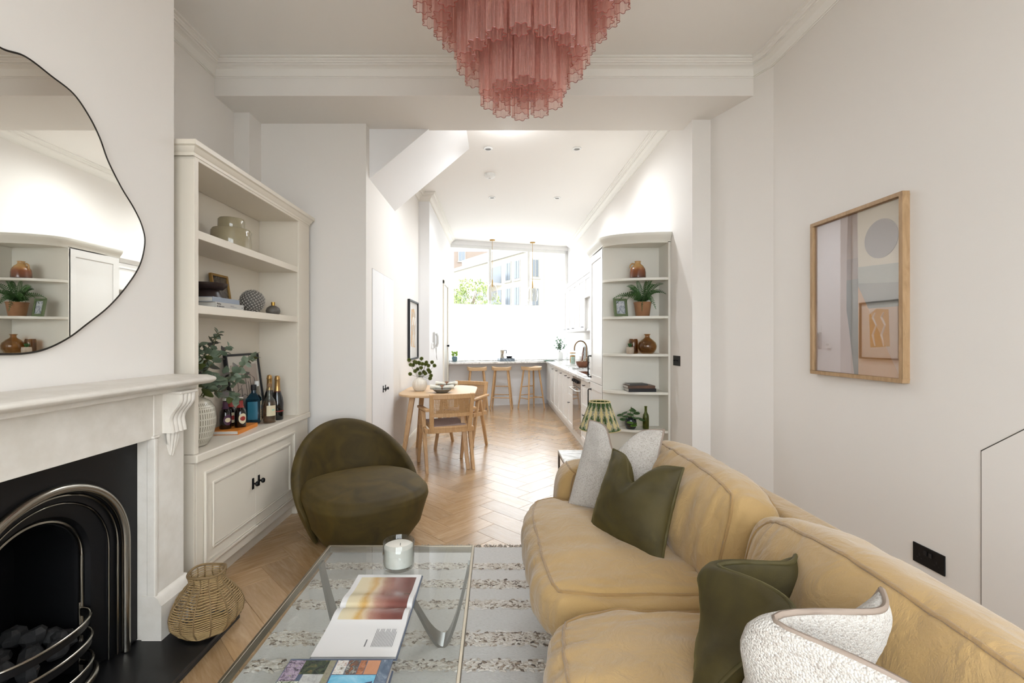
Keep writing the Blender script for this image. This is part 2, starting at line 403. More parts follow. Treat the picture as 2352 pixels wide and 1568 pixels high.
# street wall and window (askew)
def fobj(m, name, mat, parent=None, **k):
    if parent: return m.obj(name, mat, parent, **k)
    return m.obj(name, mat, loc=(.09, 9.05, 0), rz=ANG, **k)
m = M(); m.box(-1.35, 1.95, 0, .45, 0, .83).box(-1.35, 1.95, .2, .45, 3.19, ZC).box(1.56, 1.95, .0, .45, .83, ZC).box(-1.35, -1.02, .2, .45, .83, ZC)
struct(fobj(m, 'wall_street', KWALL))
w1 = struct(fobj(M().box(-1.03, 1.56, .23, .30, 3.13, 3.19).box(-1.03, 1.56, .23, .30, .83, .9).box(-1.03, -.975, .23, .30, .83, 3.19).box(1.5, 1.56, .23, .30, .83, 3.19), 'window_1', WHITE))
for s_ in (-.158, .677): M().box(s_-.025, s_+.025, .23, .30, .9, 3.13).obj('mullion', WHITE, w1)
for s0, s1 in ((-.975,-.183),(-.133,.652),(.702,1.5)):
    M().box(s0, s1, .262, .268, .9, 3.13).obj('pane', PANE, w1)
# skirtings
def skirt(name, path, h=.16, mat=TRIM):
    mm = M(); sweep(mm, path, [(0,h+.0),(.008,h),(.013,h-.015),(.018,h-.03),(.018,0)]); return struct(mm.obj(name, mat, smooth=30))
skirt('baseboard_right', [(XR,-.7),(XR,3.108),(1.696,3.603),(XK+.001,3.603),(XK,4.03)])
skirt('baseboard_dining', [(XF,7.66),(XF,6.15),(XN,6.15),(XN,4.66)], .14)
skirt('baseboard_dining_end', [(XN,3.82),(XN,3.668),(-1.35,3.668)], .14)
skirt('baseboard_street', [(1.1,far(1.1)),(XF,far(XF))], .17, KWALL)
# cornices
CP = [(0,-.108),(.006,-.108),(.006,-.1),(.012,-.1),(.014,-.092),(.018,-.075),(.028,-.058),(.044,-.047),(.055,-.044),(.055,-.034),(.067,-.034),(.07,-.026),(.078,-.023),(.08,-.014),(.095,-.012),(.095,0)]
CP = [(p, ZC+z) for p, z in CP]
mm = M(); sweep(mm, [(XR,-.72),(XR,3.108),(1.8365,3.25),(XL,3.25),(XL,CY+.621),(BX,CY+.621),(BX,CY-.621),(XL,CY-.621),(XL,-.72)], CP, True)
struct(mm.obj('trim_1', CORN, smooth=25))
mm = M(); sweep(mm, [(XK,3.786),(XK,far(XK))], CP); struct(mm.obj('trim_2', CORN, smooth=25))
mm = M(); sweep(mm, [(XF,far(XF,.2)),(XF,6.15),(XN,6.15),(XN,4.7)], CP); struct(mm.obj('trim_3', CORN, smooth=25))
# flush cupboard doors in the dining wall
d = struct(M().box(XN-.01, XN+.0015, 3.845, 4.635, .02, 1.905).obj('door_1', pm('door_gap', '6e675c', .8)))
def tknob(parent, loc, rz=0, s=1.0):
    """black T-bar knob with back plate; projects along local +x"""
    k = M(); k.tube([(0,0,-.028*s),(0,0,.028*s)], .0065*s, 8); k.cyl((0,0,0),(.022*s,0,0), .005*s, n=10); k.cyl((.02*s,0,0),(.03*s,0,0), .013*s, .011*s, 12)
    return k.obj('knob', BLACK, parent, smooth=40, loc=loc, rz=rz)
for y0, y1, ky in ((3.848,4.236,4.20),(4.240,4.632,4.285)):
    l = M().box(XN-.008, XN+.004, y0, y1, .022, 1.903).obj('door_leaf', KWALL, d, bevel=.0015)
    tknob(l, (XN+.004, ky, .845), 0, 1.1)
# door by the entry phone
d = struct(M().box(XF-.01, XF+.022, 7.69, 7.76, 0, 2.31).box(XF-.01, XF+.022, 8.36, 8.43, 0, 2.31).box(XF-.01, XF+.022, 7.69, 8.43, 2.25, 2.32).obj('door_2', TRIM, bevel=.004))
l = M().box(XF-.006, XF+.004, 7.76, 8.36, .01, 2.25).obj('door_leaf', pm('door_grey_white', 'cfccc4', .4), d)
M().cyl((XF+.004,8.30,1.19),(XF+.05,8.30,1.19), .012, .02, 12).obj('handle', BLACK, l, smooth=40)
# cupboard under the stairs, sloping head
sl = .113/.145
def py(y): return .866 + (1.777-y)*sl
d = struct(M().prism([(1.777,0.01),(1.777,.868),(1.0,py(1.0)),(1.0,.01)], XR-.0015, XR+.02, axis='x').obj('door_3', pm('door_gap_dark', '4a453d', .8)))
M().prism([(1.7735,0.012),(1.7735,.8655),(1.003,py(1.0)-.006),(1.003,.012)], XR-.004, XR+.02, axis='x').obj('door_leaf', WALL, d, bevel=.0015)
# ------------------------------------------------------------------ street outside
struct(M().box(-60, 60, 10.6, 120, -1.0, -.9).box(-60, 60, -60, -1.3, -1.0, -.9).obj('ground_outside', pm('street_paving', 'b9b6b0', .9)))
BST = pm('pale_brick', 'b0a99c', .9, var=('a69e90', 3)); BST2 = pm('pale_brick_light', 'b5afa3', .9); BWIN = pm('facade_window', '565c62', .25); BRAIL = pm('facade_rail', '6a6e70', .5)
TOWER = pm('tower_brown', '6f6258', .9); WFR = pm('facade_frame', '8a8780', .6)
def wallblock(name, label, A, B, z1, mat, wins, depth=8, group=None, roof=True):
    """facade from A to B (plan), windows at (u0,u1,z0,z1) in metres along it"""
    A, B = Vector((A[0],A[1])), Vector((B[0],B[1])); L = (B-A).length; a = math.atan2(B.y-A.y, B.x-A.x)
    t = thing(name, label, 'building', (A.x, A.y, -.9), a)
    M().box(0, L, 0, depth, 0, z1+.9).obj('facade', mat, t)
    if roof: M().box(-.15, L+.15, -.25, depth, z1+.9, z1+1.15).obj('parapet', WFR, t)
    wm = None
    for (u0,u1,z0,zz) in wins:
        f = M().box(u0, u1, -.06, .05, z0+.9, zz+.9).box(u0-.08, u1+.08, -.16, .02, z0+.8, z0+.9).obj('window', WFR, t)
        M().box(u0+.08, (u0+u1)/2-.03, -.09, -.05, z0+.98, zz+.82).obj('pane', BWIN, f); M().box((u0+u1)/2+.03, u1-.08, -.09, -.05, z0+.98, zz+.82).obj('pane', BWIN, f)
    return t
ws = []
for z0 in (1.6, 3.6, 5.4):
    for u in (.9, 2.0): ws.append((11.55-u-.7, 11.55-u, z0, z0+1.35))
for z0 in (2.2, 4.0):
    for u in (5.4, 6.4, 8.6, 9.6): ws.append((11.55-u-.6, 11.55-u, z0+.4, z0+1.4))
t = wallblock('apartment_block', 'pale brick apartment block with balconies receding behind the tree', (-4.0,39.8), (2.1,30), 7.1, BST, ws, 10)
for z0 in (1.8, 3.5, 5.25):
    b = M().box(11.55-4.9, 11.55-3.2, -1.0, 0, z0+.85, z0+1.0).obj('balcony', BST2, t)
    M().box(11.55-4.9, 11.55-3.2, -1.02, -.98, z0+1.0, z0+1.75).obj('railing', BRAIL, b)
    M().box(11.55-4.8, 11.55-3.3, -.03, .02, z0+1.0, z0+2.3).obj('balcony_opening', BWIN, t)
M().box(.6, 10.9, .8, 8, 8.15, 9.1).obj('roof_storey', WFR, t)
ws = [(.2,.75,z0,z0+1.25) for z0 in (1.5, 3.5, 5.4)]
wallblock('apartment_wing', 'plain pale end wing beside the balcony block', (2.1,30), (3.9,30.4), 7.6, BST2, ws, .5)
ws = []
for z0 in (1.4, 3.2, 5.1, 7.0):
    for u in (.5, 1.75): ws.append((u, u+.8, z0, z0+1.4))
wallblock('corner_building', 'cream building with stacked tall windows at the right of the view', (3.6,28.3), (7.2,29.2), 9.4, BST2, ws, 1.8)
ws = []
for z0 in range(6, 22, 3):
    for u in (1.0, 6.2, 7.6, 9.0): ws.append((u, u+1.0, z0, z0+1.6))
wallblock('brown_tower', 'brown tower rising far behind the apartment block', (-6.2,62), (4.5,64), 24, TOWER, ws, 10)
# street tree
t = thing('street_tree', 'light green leafy tree outside the kitchen window', 'tree', (-1.3, 22, -.9))
mm = M(); mm.tube([(0,0,0),(.1,0,1.5),(0,.1,2.6),(.2,0,4.2)], [.16,.12,.1,.04], 8)
for a in range(7): mm.tube([(0,.05,2.2+a*.22),(.8*math.cos(a*2.3),.8*math.sin(a*2.3),3.4+a*.2)], [.05,.015], 6)
mm.obj('trunk', pm('bark', '6a5f50', .9), t, smooth=60)
mm = M(); rr = random.Random(3)
for i in range(5200):
    while True:
        p = Vector((rr.uniform(-1,1), rr.uniform(-1,1), rr.uniform(-1,1)))
        if p.length < 1 and p.length > .35: break
    cl = nz(p.x*2.1, p.y*2.1, p.z*2.1)
    if cl < -.12: continue
    c = Vector((p.x*1.55, p.y*1.4, 3.85+p.z*1.35)); s_ = rr.uniform(.05,.09)
    R = Matrix.Rotation(rr.uniform(0,6.3), 3, 'Z') @ Matrix.Rotation(rr.uniform(-1.2,1.2), 3, 'X')
    mm.add([c + R@Vector((-s_*.5,0,0)), c + R@Vector((0,-s_,0.01)), c + R@Vector((s_*.5,0,0)), c + R@Vector((0,s_,0.01))], [(0,1,2,3)])
o = mm.obj('foliage', pm('street_tree_leaf', '6b7a40', .6, var=('83904f', 2)), t, fix=False); o['kind'] = 'stuff'
# ------------------------------------------------------------------ fireplace
def frame_empty(*a, **k): return thing(*a, **k)
fp = thing('fireplace_surround', 'carved limestone fireplace surround with scroll corbels on the chimney breast', 'fireplace', (BX, CY, .04))
def W_(m, *a, **k): k['world'] = True; return m.obj(*a, **k)
LX = -1.435
m = M(); prof = [(BX, 1.10), (-1.40, 1.10), (-1.385, 1.095), (-1.345, 1.098), (-1.325, 1.108), (-1.318, 1.118), (-1.325, 1.128), (-1.345, 1.133), (-1.36, 1.137), (BX, 1.14)]
def shelfring(y, inset):   # returns ring with overhang reduced
    return [(min(x, -1.318-inset) if x > -1.5 else x, y, z) for x, z in prof]
ys = [(CY-.614, .03), (CY-.61, .0)]; 
rings = [[(lerp(BX, x, 1), CY-.612, z) for x, z in prof], [(x, CY+.612, z) for x, z in prof]]
k = len(prof); vs = rings[0]+rings[1]
m.add(vs, [tuple(range(k)), tuple(range(2*k-1, k-1, -1))] + [(i, i+k, (i+1)%k+k, (i+1)%k) for i in range(k)])
W_(m, 'mantel_shelf', STONE, fp, smooth=35, bevel=.006)
m = M().box(BX, LX-.004, CY-.385, CY+.385, .885, 1.10); W_(m, 'frieze', STONE, fp, bevel=.003)
W_(M().box(BX, -1.385, CY-.57, CY+.57, 1.075, 1.10), 'bed_mould', STONE, fp, bevel=.006)
for sg in (-1, 1):
    a0, a1 = sorted((CY+sg*.369, CY+sg*.551))
    leg = W_(M().box(BX, LX, a0, a1, .04, 1.08), 'leg', STONE, fp, bevel=.003)
    i0, i1 = sorted((CY+sg*.3665, CY+sg*.385))
    W_(M().box(LX-.03, LX+.006, i0, i1, .2, .885), 'leg_moulding', STONE, fp, bevel=.004)
    W_(M().box(LX-.035, LX+.008, min(CY+sg*.36, CY+sg*.395), max(CY+sg*.36, CY+sg*.395), .885, .897), 'impost', STONE, fp, bevel=.004)
    m = M().prism([(LX-.05,.04),(LX+.033,.04),(LX+.033,.185),(LX+.026,.195),(LX+.02,.21),(LX+.008,.222),(LX,.225),(LX-.05,.225)], a0-.004, a1+.014, axis='y')
    W_(m, 'plinth', STONE, fp, smooth=30)
    # scroll corbel: S-profile with fluted front
    c0, c1 = sorted((CY+sg*.416, CY+sg*.516)); nf = 41; ns = 30
    def cprof(t):   # t 0 top .. 1 bottom -> projection, z
        z = lerp(1.072, .898, t)
        p = .078 - .006*t - .042*(.5-.5*math.cos(math.pi*min(1, max(0, (t-.18)/.5)))) + .012*max(0, (t-.7)/.3)**1.2
        if t > .95: p *= .97
        return LX + p, z
    def cf(u, v):
        y = lerp(c0, c1, u); x, z = cprof(v)
        fl = abs(math.sin(u*math.pi*4)); x += .007*(fl**.6) - .004
        if u < .001 or u > .999: x = cprof(v)[0] - .002
        return (x, y, z)
    m = M().grid(cf, nf, ns)
    for yy in (c0, c1):
        pts = [(cprof(j/(ns-1))[0]-.002, yy, cprof(j/(ns-1))[1]) for j in range(ns)] + [(LX-.01, yy, .898), (LX-.01, yy, 1.072)]
        m.add(pts, [tuple(range(len(pts)))])
    m.add([(cf(i/(nf-1), 1)) for i in range(nf)] + [(LX-.01, c1, .898), (LX-.01, c0, .898)], [tuple(range(nf+2))])
    W_(m, 'corbel', STONE, fp, smooth=50)
    W_(M().box(LX, LX+.086, c0-.006, c1+.006, 1.066, 1.078), 'corbel_cap', STONE, fp, bevel=.004)
    # acanthus shell below the scroll
    yc = (c0+c1)/2
    def lf(u, v):
        a = lerp(-1.0, 1.0, u); rd = abs(math.sin(u*math.pi*4.5)); y = yc + a*.046*(1-.5*v**1.5)
        z = .899 - v*(.105 - .05*a*a + .005*rd)
        return (LX + .003 + .018*(1-v)**.8*(1-.3*a*a) + .008*rd*(1-.25*v), y, z)
    m = M().grid(lf, 37, 8)
    m.add([(LX-.005, lf(i/36, 1)[1], lf(i/36, 1)[2]) for i in range(37)] + [lf(i/36, 1) for i in range(37)], [(i, i+1, i+38, i+37) for i in range(36)])
    W_(m, 'shell_carving', STONE, fp, smooth=50)
tag(M().prism([(-1.56,0),(-1.20,0),(-1.20,.012),(-1.205,.018),(-1.193,.026),(-1.193,.04),(-1.56,.04)], CY-.592, CY+.592, axis='y').obj('hearth_slab', SLATE, bevel=.002),
    'flat black slate hearth slab on the oak floor under the fireplace', 'hearth')
ins = thing('fireplace_insert', 'arched black cast-iron fire insert with polished steel arch trim', 'fireplace', (-1.51, CY, .04))
SZ = .483
def archpts(R, n=40, z0=.045):
    p = [(R, z0 + (SZ-z0)*i/6) for i in range(6)] + [(R*math.cos(math.pi*i/n), SZ + R*math.sin(math.pi*i/n)) for i in range(n+1)] + [(-R, SZ - (SZ-z0)*i/6) for i in range(1, 7)]
    return p
XI = -1.505
prof = [(.33, XI), (.285, XI-.004), (.283, XI-.012), (.255, XI-.016), (.25, XI-.03), (.205, XI-.05), (.195, XI-.072), (.178, XI-.075), (.172, XI-.09), (.165, XI-.3)]
m = M(); rows = [archpts(R) for R, x in prof]; n = len(rows[0])
vs = [(x, CY+q[0], q[1]) for (R, x), row in zip(prof, rows) for q in row]
m.add(vs, [(i*n+j, i*n+j+1, (i+1)*n+j+1, (i+1)*n+j) for i in range(len(prof)-1) for j in range(n-1)])
bk = rows[-1]; m.add([(prof[-1][1], CY+q[0], q[1]) for q in bk], [tuple(range(len(bk)))])
# plate around the arch
ro = []
for q in rows[0]:
    if q[1] <= SZ: ro.append((math.copysign(.385, q[0]), q[1]))
    else:
        dx, dz = q[0], q[1]-SZ; s_ = min(.385/max(abs(dx), 1e-6), (.89-SZ)/max(dz, 1e-6)); ro.append((dx*s_, SZ+dz*s_))
vs = [(XI, CY+q[0], q[1]) for q in rows[0]] + [(XI, CY+q[0], q[1]) for q in ro]
m.add(vs, [(j, j+1, n+j+1, n+j) for j in range(n-1)])
def cornerfix(sg): m.add([(XI-.0005, CY+sg*.385, .89), (XI-.0005, CY+sg*.385, .80), (XI-.0005, CY+sg*.25, .80), (XI-.0005, CY+sg*.25, .89)], [(0,1,2,3)])
cornerfix(1); cornerfix(-1)
W_(m, 'iron_plate', IRON, ins, smooth=35, fix=False)
for R, r, dx in ((.302, .0165, .006), (.277, .0045, -.006), (.249, .003, -.018), (.186, .0065, -.068)):
    m = M().tube([(XI+dx, CY+q[0], q[1]) for q in archpts(R, 56)], r, 10 if r > .01 else 6)
    W_(m, 'steel_arch', STEEL, ins, smooth=60)
for i, (z, bow, hh) in enumerate(((.285, .115, .028), (.215, .125, .03), (.13, .13, .05))):
    pts = [(XI-.075 + bow*math.cos(a)**.8 if abs(a) < math.pi/2-.001 else XI-.075, CY + .182*math.sin(a)/1.0, z) for a in [(-1+2*j/24)*math.pi/2 for j in range(25)]]
    m = M(); k = len(pts)
    vs = [(p[0], p[1], p[2]-hh) for p in pts] + pts + [(p[0]-.008, p[1], p[2]) for p in pts] + [(p[0]-.008, p[1], p[2]-hh) for p in pts]
    m.add(vs, [(a*k+j, a*k+j+1, ((a+1)%4)*k+j+1, ((a+1)%4)*k+j) for a in range(4) for j in range(k-1)])
    b = W_(m, 'fire_bar', IRON, ins, smooth=40)
    W_(M().tube([(p[0]+.002, p[1], p[2]+.001) for p in pts], .005, 6), 'steel_edge', STEEL, b, smooth=60)
    if i == 2: W_(M().tube([(p[0]+.012, p[1], p[2]-.045) for p in pts], .011, 8), 'steel_foot_rail', STEEL, ins, smooth=60)
for sg in (-1, 1): W_(M().tube([(XI-.068, CY+sg*.178, .05), (XI-.068, CY+sg*.178, .31)], .004, 6), 'grate_upright', STEEL, ins, smooth=60)
W_(M().box(XI-.3, XI-.02, CY-.16, CY+.16, .16, .175), 'grate_floor', IRON, ins)
W_(M().box(-1.925, -1.565, CY-.295, CY+.295, .002, .043), 'firebox_base', IRON, ins)
COAL = pm('coal', '1b1b1c', .7, var=('2b2a2a', 30), bump=(60, .5, .006)); EMB = pm('charred_log', '8a4f1e', .8, var=('5a3212', 20))
rr = random.Random(5); spots = [(-.11,.12),(-.10,.03),(-.12,-.05),(-.09,-.12),(-.17,.1),(-.18,.0),(-.17,-.09),(-.05,.07),(-.04,-.04),(-.13,.07),(-.07,.115),(-.2,.06)]
nm = ['small', 'flat', 'broad', 'angular', 'round-edged', 'wedge-shaped', 'long', 'craggy', 'thin', 'chunky', 'lowest', 'rearmost']
wh = ['nearest the far grate upright', 'in the middle of the grate', 'left of the middle of the grate', 'at the near end of the grate', 'far back under the arch', 'back in the middle', 'back near end', 'front far end', 'front near end', 'far side on top', 'front against the bars', 'against the iron back']
for i, (dx, dy) in enumerate(spots):
    bm = M().sphere((0,0,0), .034, 8, 6)
    bm.v = [tuple(Vector(v)*(1+.55*nz(v[0]*30+i*7, v[1]*30, v[2]*30)) * rr.uniform(.96, 1.04)) for v in bm.v]
    z = .21 + (.035 if i in (9, 11) else 0) + rr.uniform(0,.008)
    tag(bm.obj('coal_lump', COAL, loc=(XI+dx, CY+dy, z), rz=rr.uniform(0,6), smooth=20), f'{nm[i]} black coal lump {wh[i]}', 'coal', 'coals in the fire grate')
tag(M().box(-.02,.02,-.03,.03,-.05,.05).obj('charred_log', EMB, loc=(XI-.15, CY-.12, .262), rz=.4, bevel=.006), 'orange-brown wood block standing among the coals', 'log')
# ------------------------------------------------------------------ mirror
pts = [(0,108),(60,130),(120,175),(170,215),(205,265),(230,315),(250,370),(280,430),(310,480),(328,520),(334,558),(322,610),(290,660),(250,705),(200,745),(160,775),(110,800),(60,811),(0,813)]
yz = []
for px, py_ in pts:
    Y = 1.512*1045/(1140-px); yz.append((Y, 1.3-(py_-780)*Y/1045))
y0 = yz[0][0]
yz += [(y0-.12, yz[-1][1]+.0), (y0-.27, 1.33), (y0-.36, 1.52), (y0-.33, 1.78), (y0-.3, 1.98), (y0-.2, 2.16), (y0-.09, 2.22)]
def crom(P, n=6):
    out = []; k = len(P)
    for i in range(k):
        a, b, c, d = [Vector(P[(i+j-1)%k]) for j in range(4)]
        for s_ in range(n):
            t = s_/n; out.append(tuple(.5*((2*b) + (c-a)*t + (2*a-5*b+4*c-d)*t*t + (3*b-a-3*c+d)*t**3)))
    return out
rim = crom(yz); mc = (BX+.002, 1.55, 1.7)
mt = thing('wavy_mirror', 'large organic-shaped mirror with thin dark beaded edge over the mantel', 'mirror', (BX, 1.55, 1.25))
W_(M().prism(rim, BX+.001, BX+.016, axis='x'), 'mirror_glass', MIRROR, mt)
m = M().tube([(BX+.014, p[0], p[1]) for p in rim], .0042, 6, closed=True); W_(m, 'edge_trim', pm('dark_bead', '2a251f', .4, .5), mt, smooth=60)
# ------------------------------------------------------------------ fitted bookcase
FX, KX, Y0, Y1, YI = -1.48, -1.775, 2.235, 3.60, 3.405
bc = thing('fitted_bookcase', 'cream fitted alcove bookcase with panelled cupboard below', 'bookcase', (FX, Y0, 0))
W_(M().box(KX-.02, KX, Y0+.002, Y1-.002, 0.001, 2.184), 'back_panel', CAB, bc)
W_(M().box(-2.0, KX-.021, Y0, Y1, 0, 2.2), 'filler_behind', CAB, bc)
W_(M().box(KX-.03, FX, Y0-.004, Y0+.028, .736, 2.189), 'side_panel', CAB, bc, bevel=.002)
W_(M().box(KX, FX-.012, YI, YI+.022, .735, 2.19), 'side_panel', CAB, bc, bevel=.002)
W_(M().box(FX-.018, FX-.001, YI-.003, Y1, .735, 2.19).box(FX-.05, FX-.018, Y1-.02, Y1, .0, 2.19), 'end_stile', CAB, bc, bevel=.002)
for z in (1.845, 1.473): W_(M().box(KX, FX-.004, Y0+.028, YI, z-.042, z), 'shelf', CAB, bc, bevel=.002)
W_(M().box(KX, FX, Y0, Y1, 2.185, 2.225), 'top_panel', CAB, bc, bevel=.002)
m = M(); sweep(m, [(-1.79, Y0-.012), (FX, Y0-.012), (FX, Y1+.0), (-1.79, Y1)][::-1], [(0,2.2),(.004,2.2),(.004,2.215),(.012,2.222),(.02,2.24),(.03,2.245),(.03,2.268),(0,2.268)])
m.box(-1.8, FX, Y0-.012, Y1, 2.226, 2.268)
W_(m, 'cornice', CAB, bc, smooth=25)
W_(M().box(KX, FX+.015, Y0-.006, Y1-.01, .692, .735), 'worktop', CAB, bc, bevel=.006)
W_(M().box(KX, FX-.022, Y0, YI+.05, .085, .692), 'cupboard_body', CAB, bc)
W_(M().box(KX, FX-.05, Y0, YI+.03, 0, .085), 'plinth', CAB, bc)
W_(M().box(KX, FX-.012, YI, Y1, 0, .692), 'end_panel', CAB, bc, bevel=.002)
W_(M().box(KX-.03, FX-.004, Y0-.004, Y0+.012, 0, .691), 'end_panel', CAB, bc, bevel=.002)
def panel_mould(d, x, y0, y1, z0, z1, open_side, world=True):
    """two rows of applied bolection moulding, left open on the meeting side"""
    for ins_, w, h in ((.055, .013, .012), (.125, .010, .008)):
        for o_, a, b in ((0, 0, 0), (w*1.1, w*.6, -h*.45)):
            i = ins_+o_; ww = w if not o_ else a; hh = h if not o_ else h+b
            ya = y0+i if open_side != 'lo' else y0; yb = y1-i if open_side != 'hi' else y1
            W_(M().box(x, x+hh, ya, yb, z1-i-ww, z1-i).box(x, x+hh, ya, yb, z0+i, z0+i+ww).box(x, x+hh, *( (ya, ya+ww) if open_side != 'lo' else (yb-ww, yb)), z0+i+ww, z1-i-ww), 'moulding', CAB, d, bevel=.003)
for (a, b, op, ky) in ((Y0+.014, 2.799, 'hi', 2.768), (2.802, 3.39, 'lo', 2.836)):
    d = W_(M().box(FX-.022, FX-.002, a, b, .09, .688), 'door', CAB, bc, bevel=.0015)
    panel_mould(d, FX-.002, a, b, .09, .688, op)
    k = M(); k.box(FX-.002, FX+.003, ky-.008, ky+.008, .395, .455); k.cyl((FX+.002, ky, .425), (FX+.02, ky, .425), .006, n=10); k.lathe([(.006,0),(.014,.003),(.016,.009),(.013,.016),(.004,.019)], 16)
    kk = M().lathe([(.006,0),(.014,.003),(.016,.009),(.013,.016),(.004,.019)], 16); kk.xf(Matrix.Translation((FX+.018, ky, .425)) @ Matrix.Rotation(math.pi/2, 4, 'Y'))
    k.v = k.v[:-80]; 
    k2 = M().box(FX-.002, FX+.003, ky-.008, ky+.008, .392, .458); k2.cyl((FX+.002, ky, .425), (FX+.022, ky, .425), .006, n=10); k2.add(kk.v, kk.f)
    W_(k2, 'knob', BLACK, d, smooth=40)
# ------------------------------------------------------------------ objects on the bookcase
CER = pm('olive_glaze', '8e8369', .12, coat=.6, var=('a0957a', 6)); CERI = CER
t = thing('lidded_jar', 'glazed taupe ceramic jar with drum lid on the top shelf', 'jar', (-1.63, 2.80, 1.845))
M().lathe([(.0,.0),(.108,0),(.112,.004),(.113,.05),(.112,.115),(.104,.13),(.09,.134),(0,.134)], 48).obj('body', CER, t, smooth=40)
M().lathe([(.0,.13),(.072,.13),(.074,.135),(.074,.188),(.068,.196),(0,.198)], 40).obj('lid', CER, t, smooth=40)
def book(name, label, loc, rz, L, D, H, cover, group=None, title=None, cat='book', spinecol=None):
    """closed book lying flat; spine along local x at y=0, pages go to +y"""
    t = thing(name, label, cat, loc, rz, group)
    M().box(0, L, 0, D, 0, .003).box(0, L, 0, D, H-.003, H).box(0, L, -.001, .003, 0, H).obj('cover', cover, t, bevel=.0008)
    M().box(.004, L-.004, .003, D-.004, .003, H-.003).obj('pages', PAGES, t)
    return t
def txt(parent, s, size, loc, rot, mat, ext=.0004, align='LEFT', name='lettering'):
    c = bpy.data.curves.new(name, 'FONT'); c.body = s; c.size = size; c.extrude = ext; c.align_x = align
    o = bpy.data.objects.new(name, c); C.objects.link(o)
    dg = bpy.context.evaluated_depsgraph_get(); me = bpy.data.meshes.new_from_object(o.evaluated_get(dg))
    bpy.data.objects.remove(o); me.materials.clear(); me.materials.append(mat)
    o = bpy.data.objects.new(name, me); C.objects.link(o); o.parent = parent; o.location = loc; o.rotation_euler = rot
    return o
INK = pm('print_black', '1c1c1e', .6); INKG = pm('print_grey', '6d6d6e', .6); INKW = pm('print_white', 'e6e4df', .6)
GCOV = pm('cover_grey', 'b9b6b0', .55); BCOV = pm('cover_blue_grey', '8f97a3', .5)
# spines look out to +X: local x runs along +Y, so turn by 90 degrees
b1 = book('shelf_book', 'pale grey hardback with black title lying under the blue-grey book', (-1.525, 2.47, 1.473), math.pi/2, .275, .215, .034, GCOV)
txt(b1, 'Making\nArchitecture', .013, (.012, -.0012, .021), (math.pi/2,0,0), INK); [M().box(*q).obj('small_print', INKG, b1) for q in ((.14,.175,-.0014,-.001,.0205,.0225),(.14,.2,-.0014,-.001,.0145,.0165),(.255,.262,-.0014,-.001,.012,.02))]
b2 = book('shelf_book', 'blue-grey hardback lying on the pale grey hardback', (-1.53, 2.455, 1.507), math.pi/2, .255, .2, .027, BCOV)
t = thing('pedestal_bowl', 'dark brown wooden pedestal bowl on top of the two stacked books', 'bowl', (-1.63, 2.575, 1.534))
DKW = pm('dark_wood', '2b1f1c', .35)
M().lathe([(0,0),(.068,0),(.07,.004),(.064,.02),(.055,.045),(.05,.05)], 40).obj('foot', DKW, t, smooth=40)
M().lathe([(.05,.048),(.075,.052),(.093,.068),(.097,.084),(.094,.084),(.088,.072),(.06,.06),(0,.058)], 40).obj('dish', DKW, t, smooth=40)
def leaning_frame(name, label, loc, rz, w, h, fw, fmat, tilt, depth=.016, cat='picture frame', mat_border=None, art=None):
    """picture frame standing on its lower edge, faces local -y, leaning back"""
    t = thing(name, label, cat, loc, rz)
    f = M().box(-w/2, w/2, 0, depth, 0, fw).box(-w/2, w/2, 0, depth, h-fw, h).box(-w/2, -w/2+fw, 0, depth, fw, h-fw).box(w/2-fw, w/2, 0, depth, fw, h-fw)
    R = Matrix.Rotation(-tilt, 4, 'X'); f.xf(R); f.obj('frame', fmat, t, bevel=.0012)
    p = M().box(-w/2+fw, w/2-fw, depth*.45, depth*.8, fw, h-fw).xf(R); pp = p.obj('picture', art, t)
    return t, R
def photo_mat(name, cols, scale=14):
    t = NT(name); v = t.coord('Object'); f = t.noise(v, scale, 5, .6, .6)
    n = len(cols); t.l(t.ramp(f, [(.25+.5*i/(n-1), c) for i, c in enumerate(cols)]), t.b.inputs['Base Color']); t.b.inputs['Roughness'].default_value = .15; return t.m
leaning_frame('gilt_photo_frame', 'small gilt photo frame leaning behind the pedestal bowl', (-1.70, 2.86, 1.473), math.pi/2, .175, .24, .014, pm('gilt', '9c7a44', .35, .7), .16,
    art=photo_mat('forest_photo', ['1e1a18', '3a302a', '55493e', '4a4a2a'], 22))
t = thing('textured_orb', 'grey ceramic ball covered in petal scales on the middle shelf', 'ornament', (-1.60, 2.985, 1.473))
m = M().sphere((0,0,.078), .074, 32, 20); m.obj('ball', pm('orb_dark', '5a5651', .7), t, smooth=180)
sc = M(); ga = math.pi*(3-math.sqrt(5))
for i in range(230):
    z = 1-2*(i+.5)/230; r_ = math.sqrt(1-z*z); a = ga*i; n_ = Vector((r_*math.cos(a), r_*math.sin(a), z)); u = n_.orthogonal().normalized(); w_ = n_.cross(u); c = Vector((0,0,.078))+n_*.074
    rot = i*1.3; uu = u*math.cos(rot)+w_*math.sin(rot); ww = n_.cross(uu); s_ = .0085
    sc.add([c+uu*s_, c+ww*s_*.8, c-uu*s_, c-ww*s_*.8, c+n_*.0055+uu*.002], [(0,1,4),(1,2,4),(2,3,4),(3,0,4)])
o = sc.obj('scales', pm('orb_scale', '9b968e', .55), t, fix=False); o['kind'] = 'stuff'
t = thing('scent_bottle', 'small grey stone scent bottle with brass neck beside the textured ball', 'bottle', (-1.565, 3.19, 1.473))
M().lathe([(0,0),(.03,0),(.044,.012),(.047,.03),(.04,.05),(.022,.063),(.012,.066),(0,.066)], 32).obj('body', pm('grey_stone', '55504b', .4, var=('6b665f', 25)), t, smooth=50)
M().lathe([(.012,.064),(.013,.09),(.009,.09),(0,.09)], 24).obj('neck', BRASS, t, smooth=40)
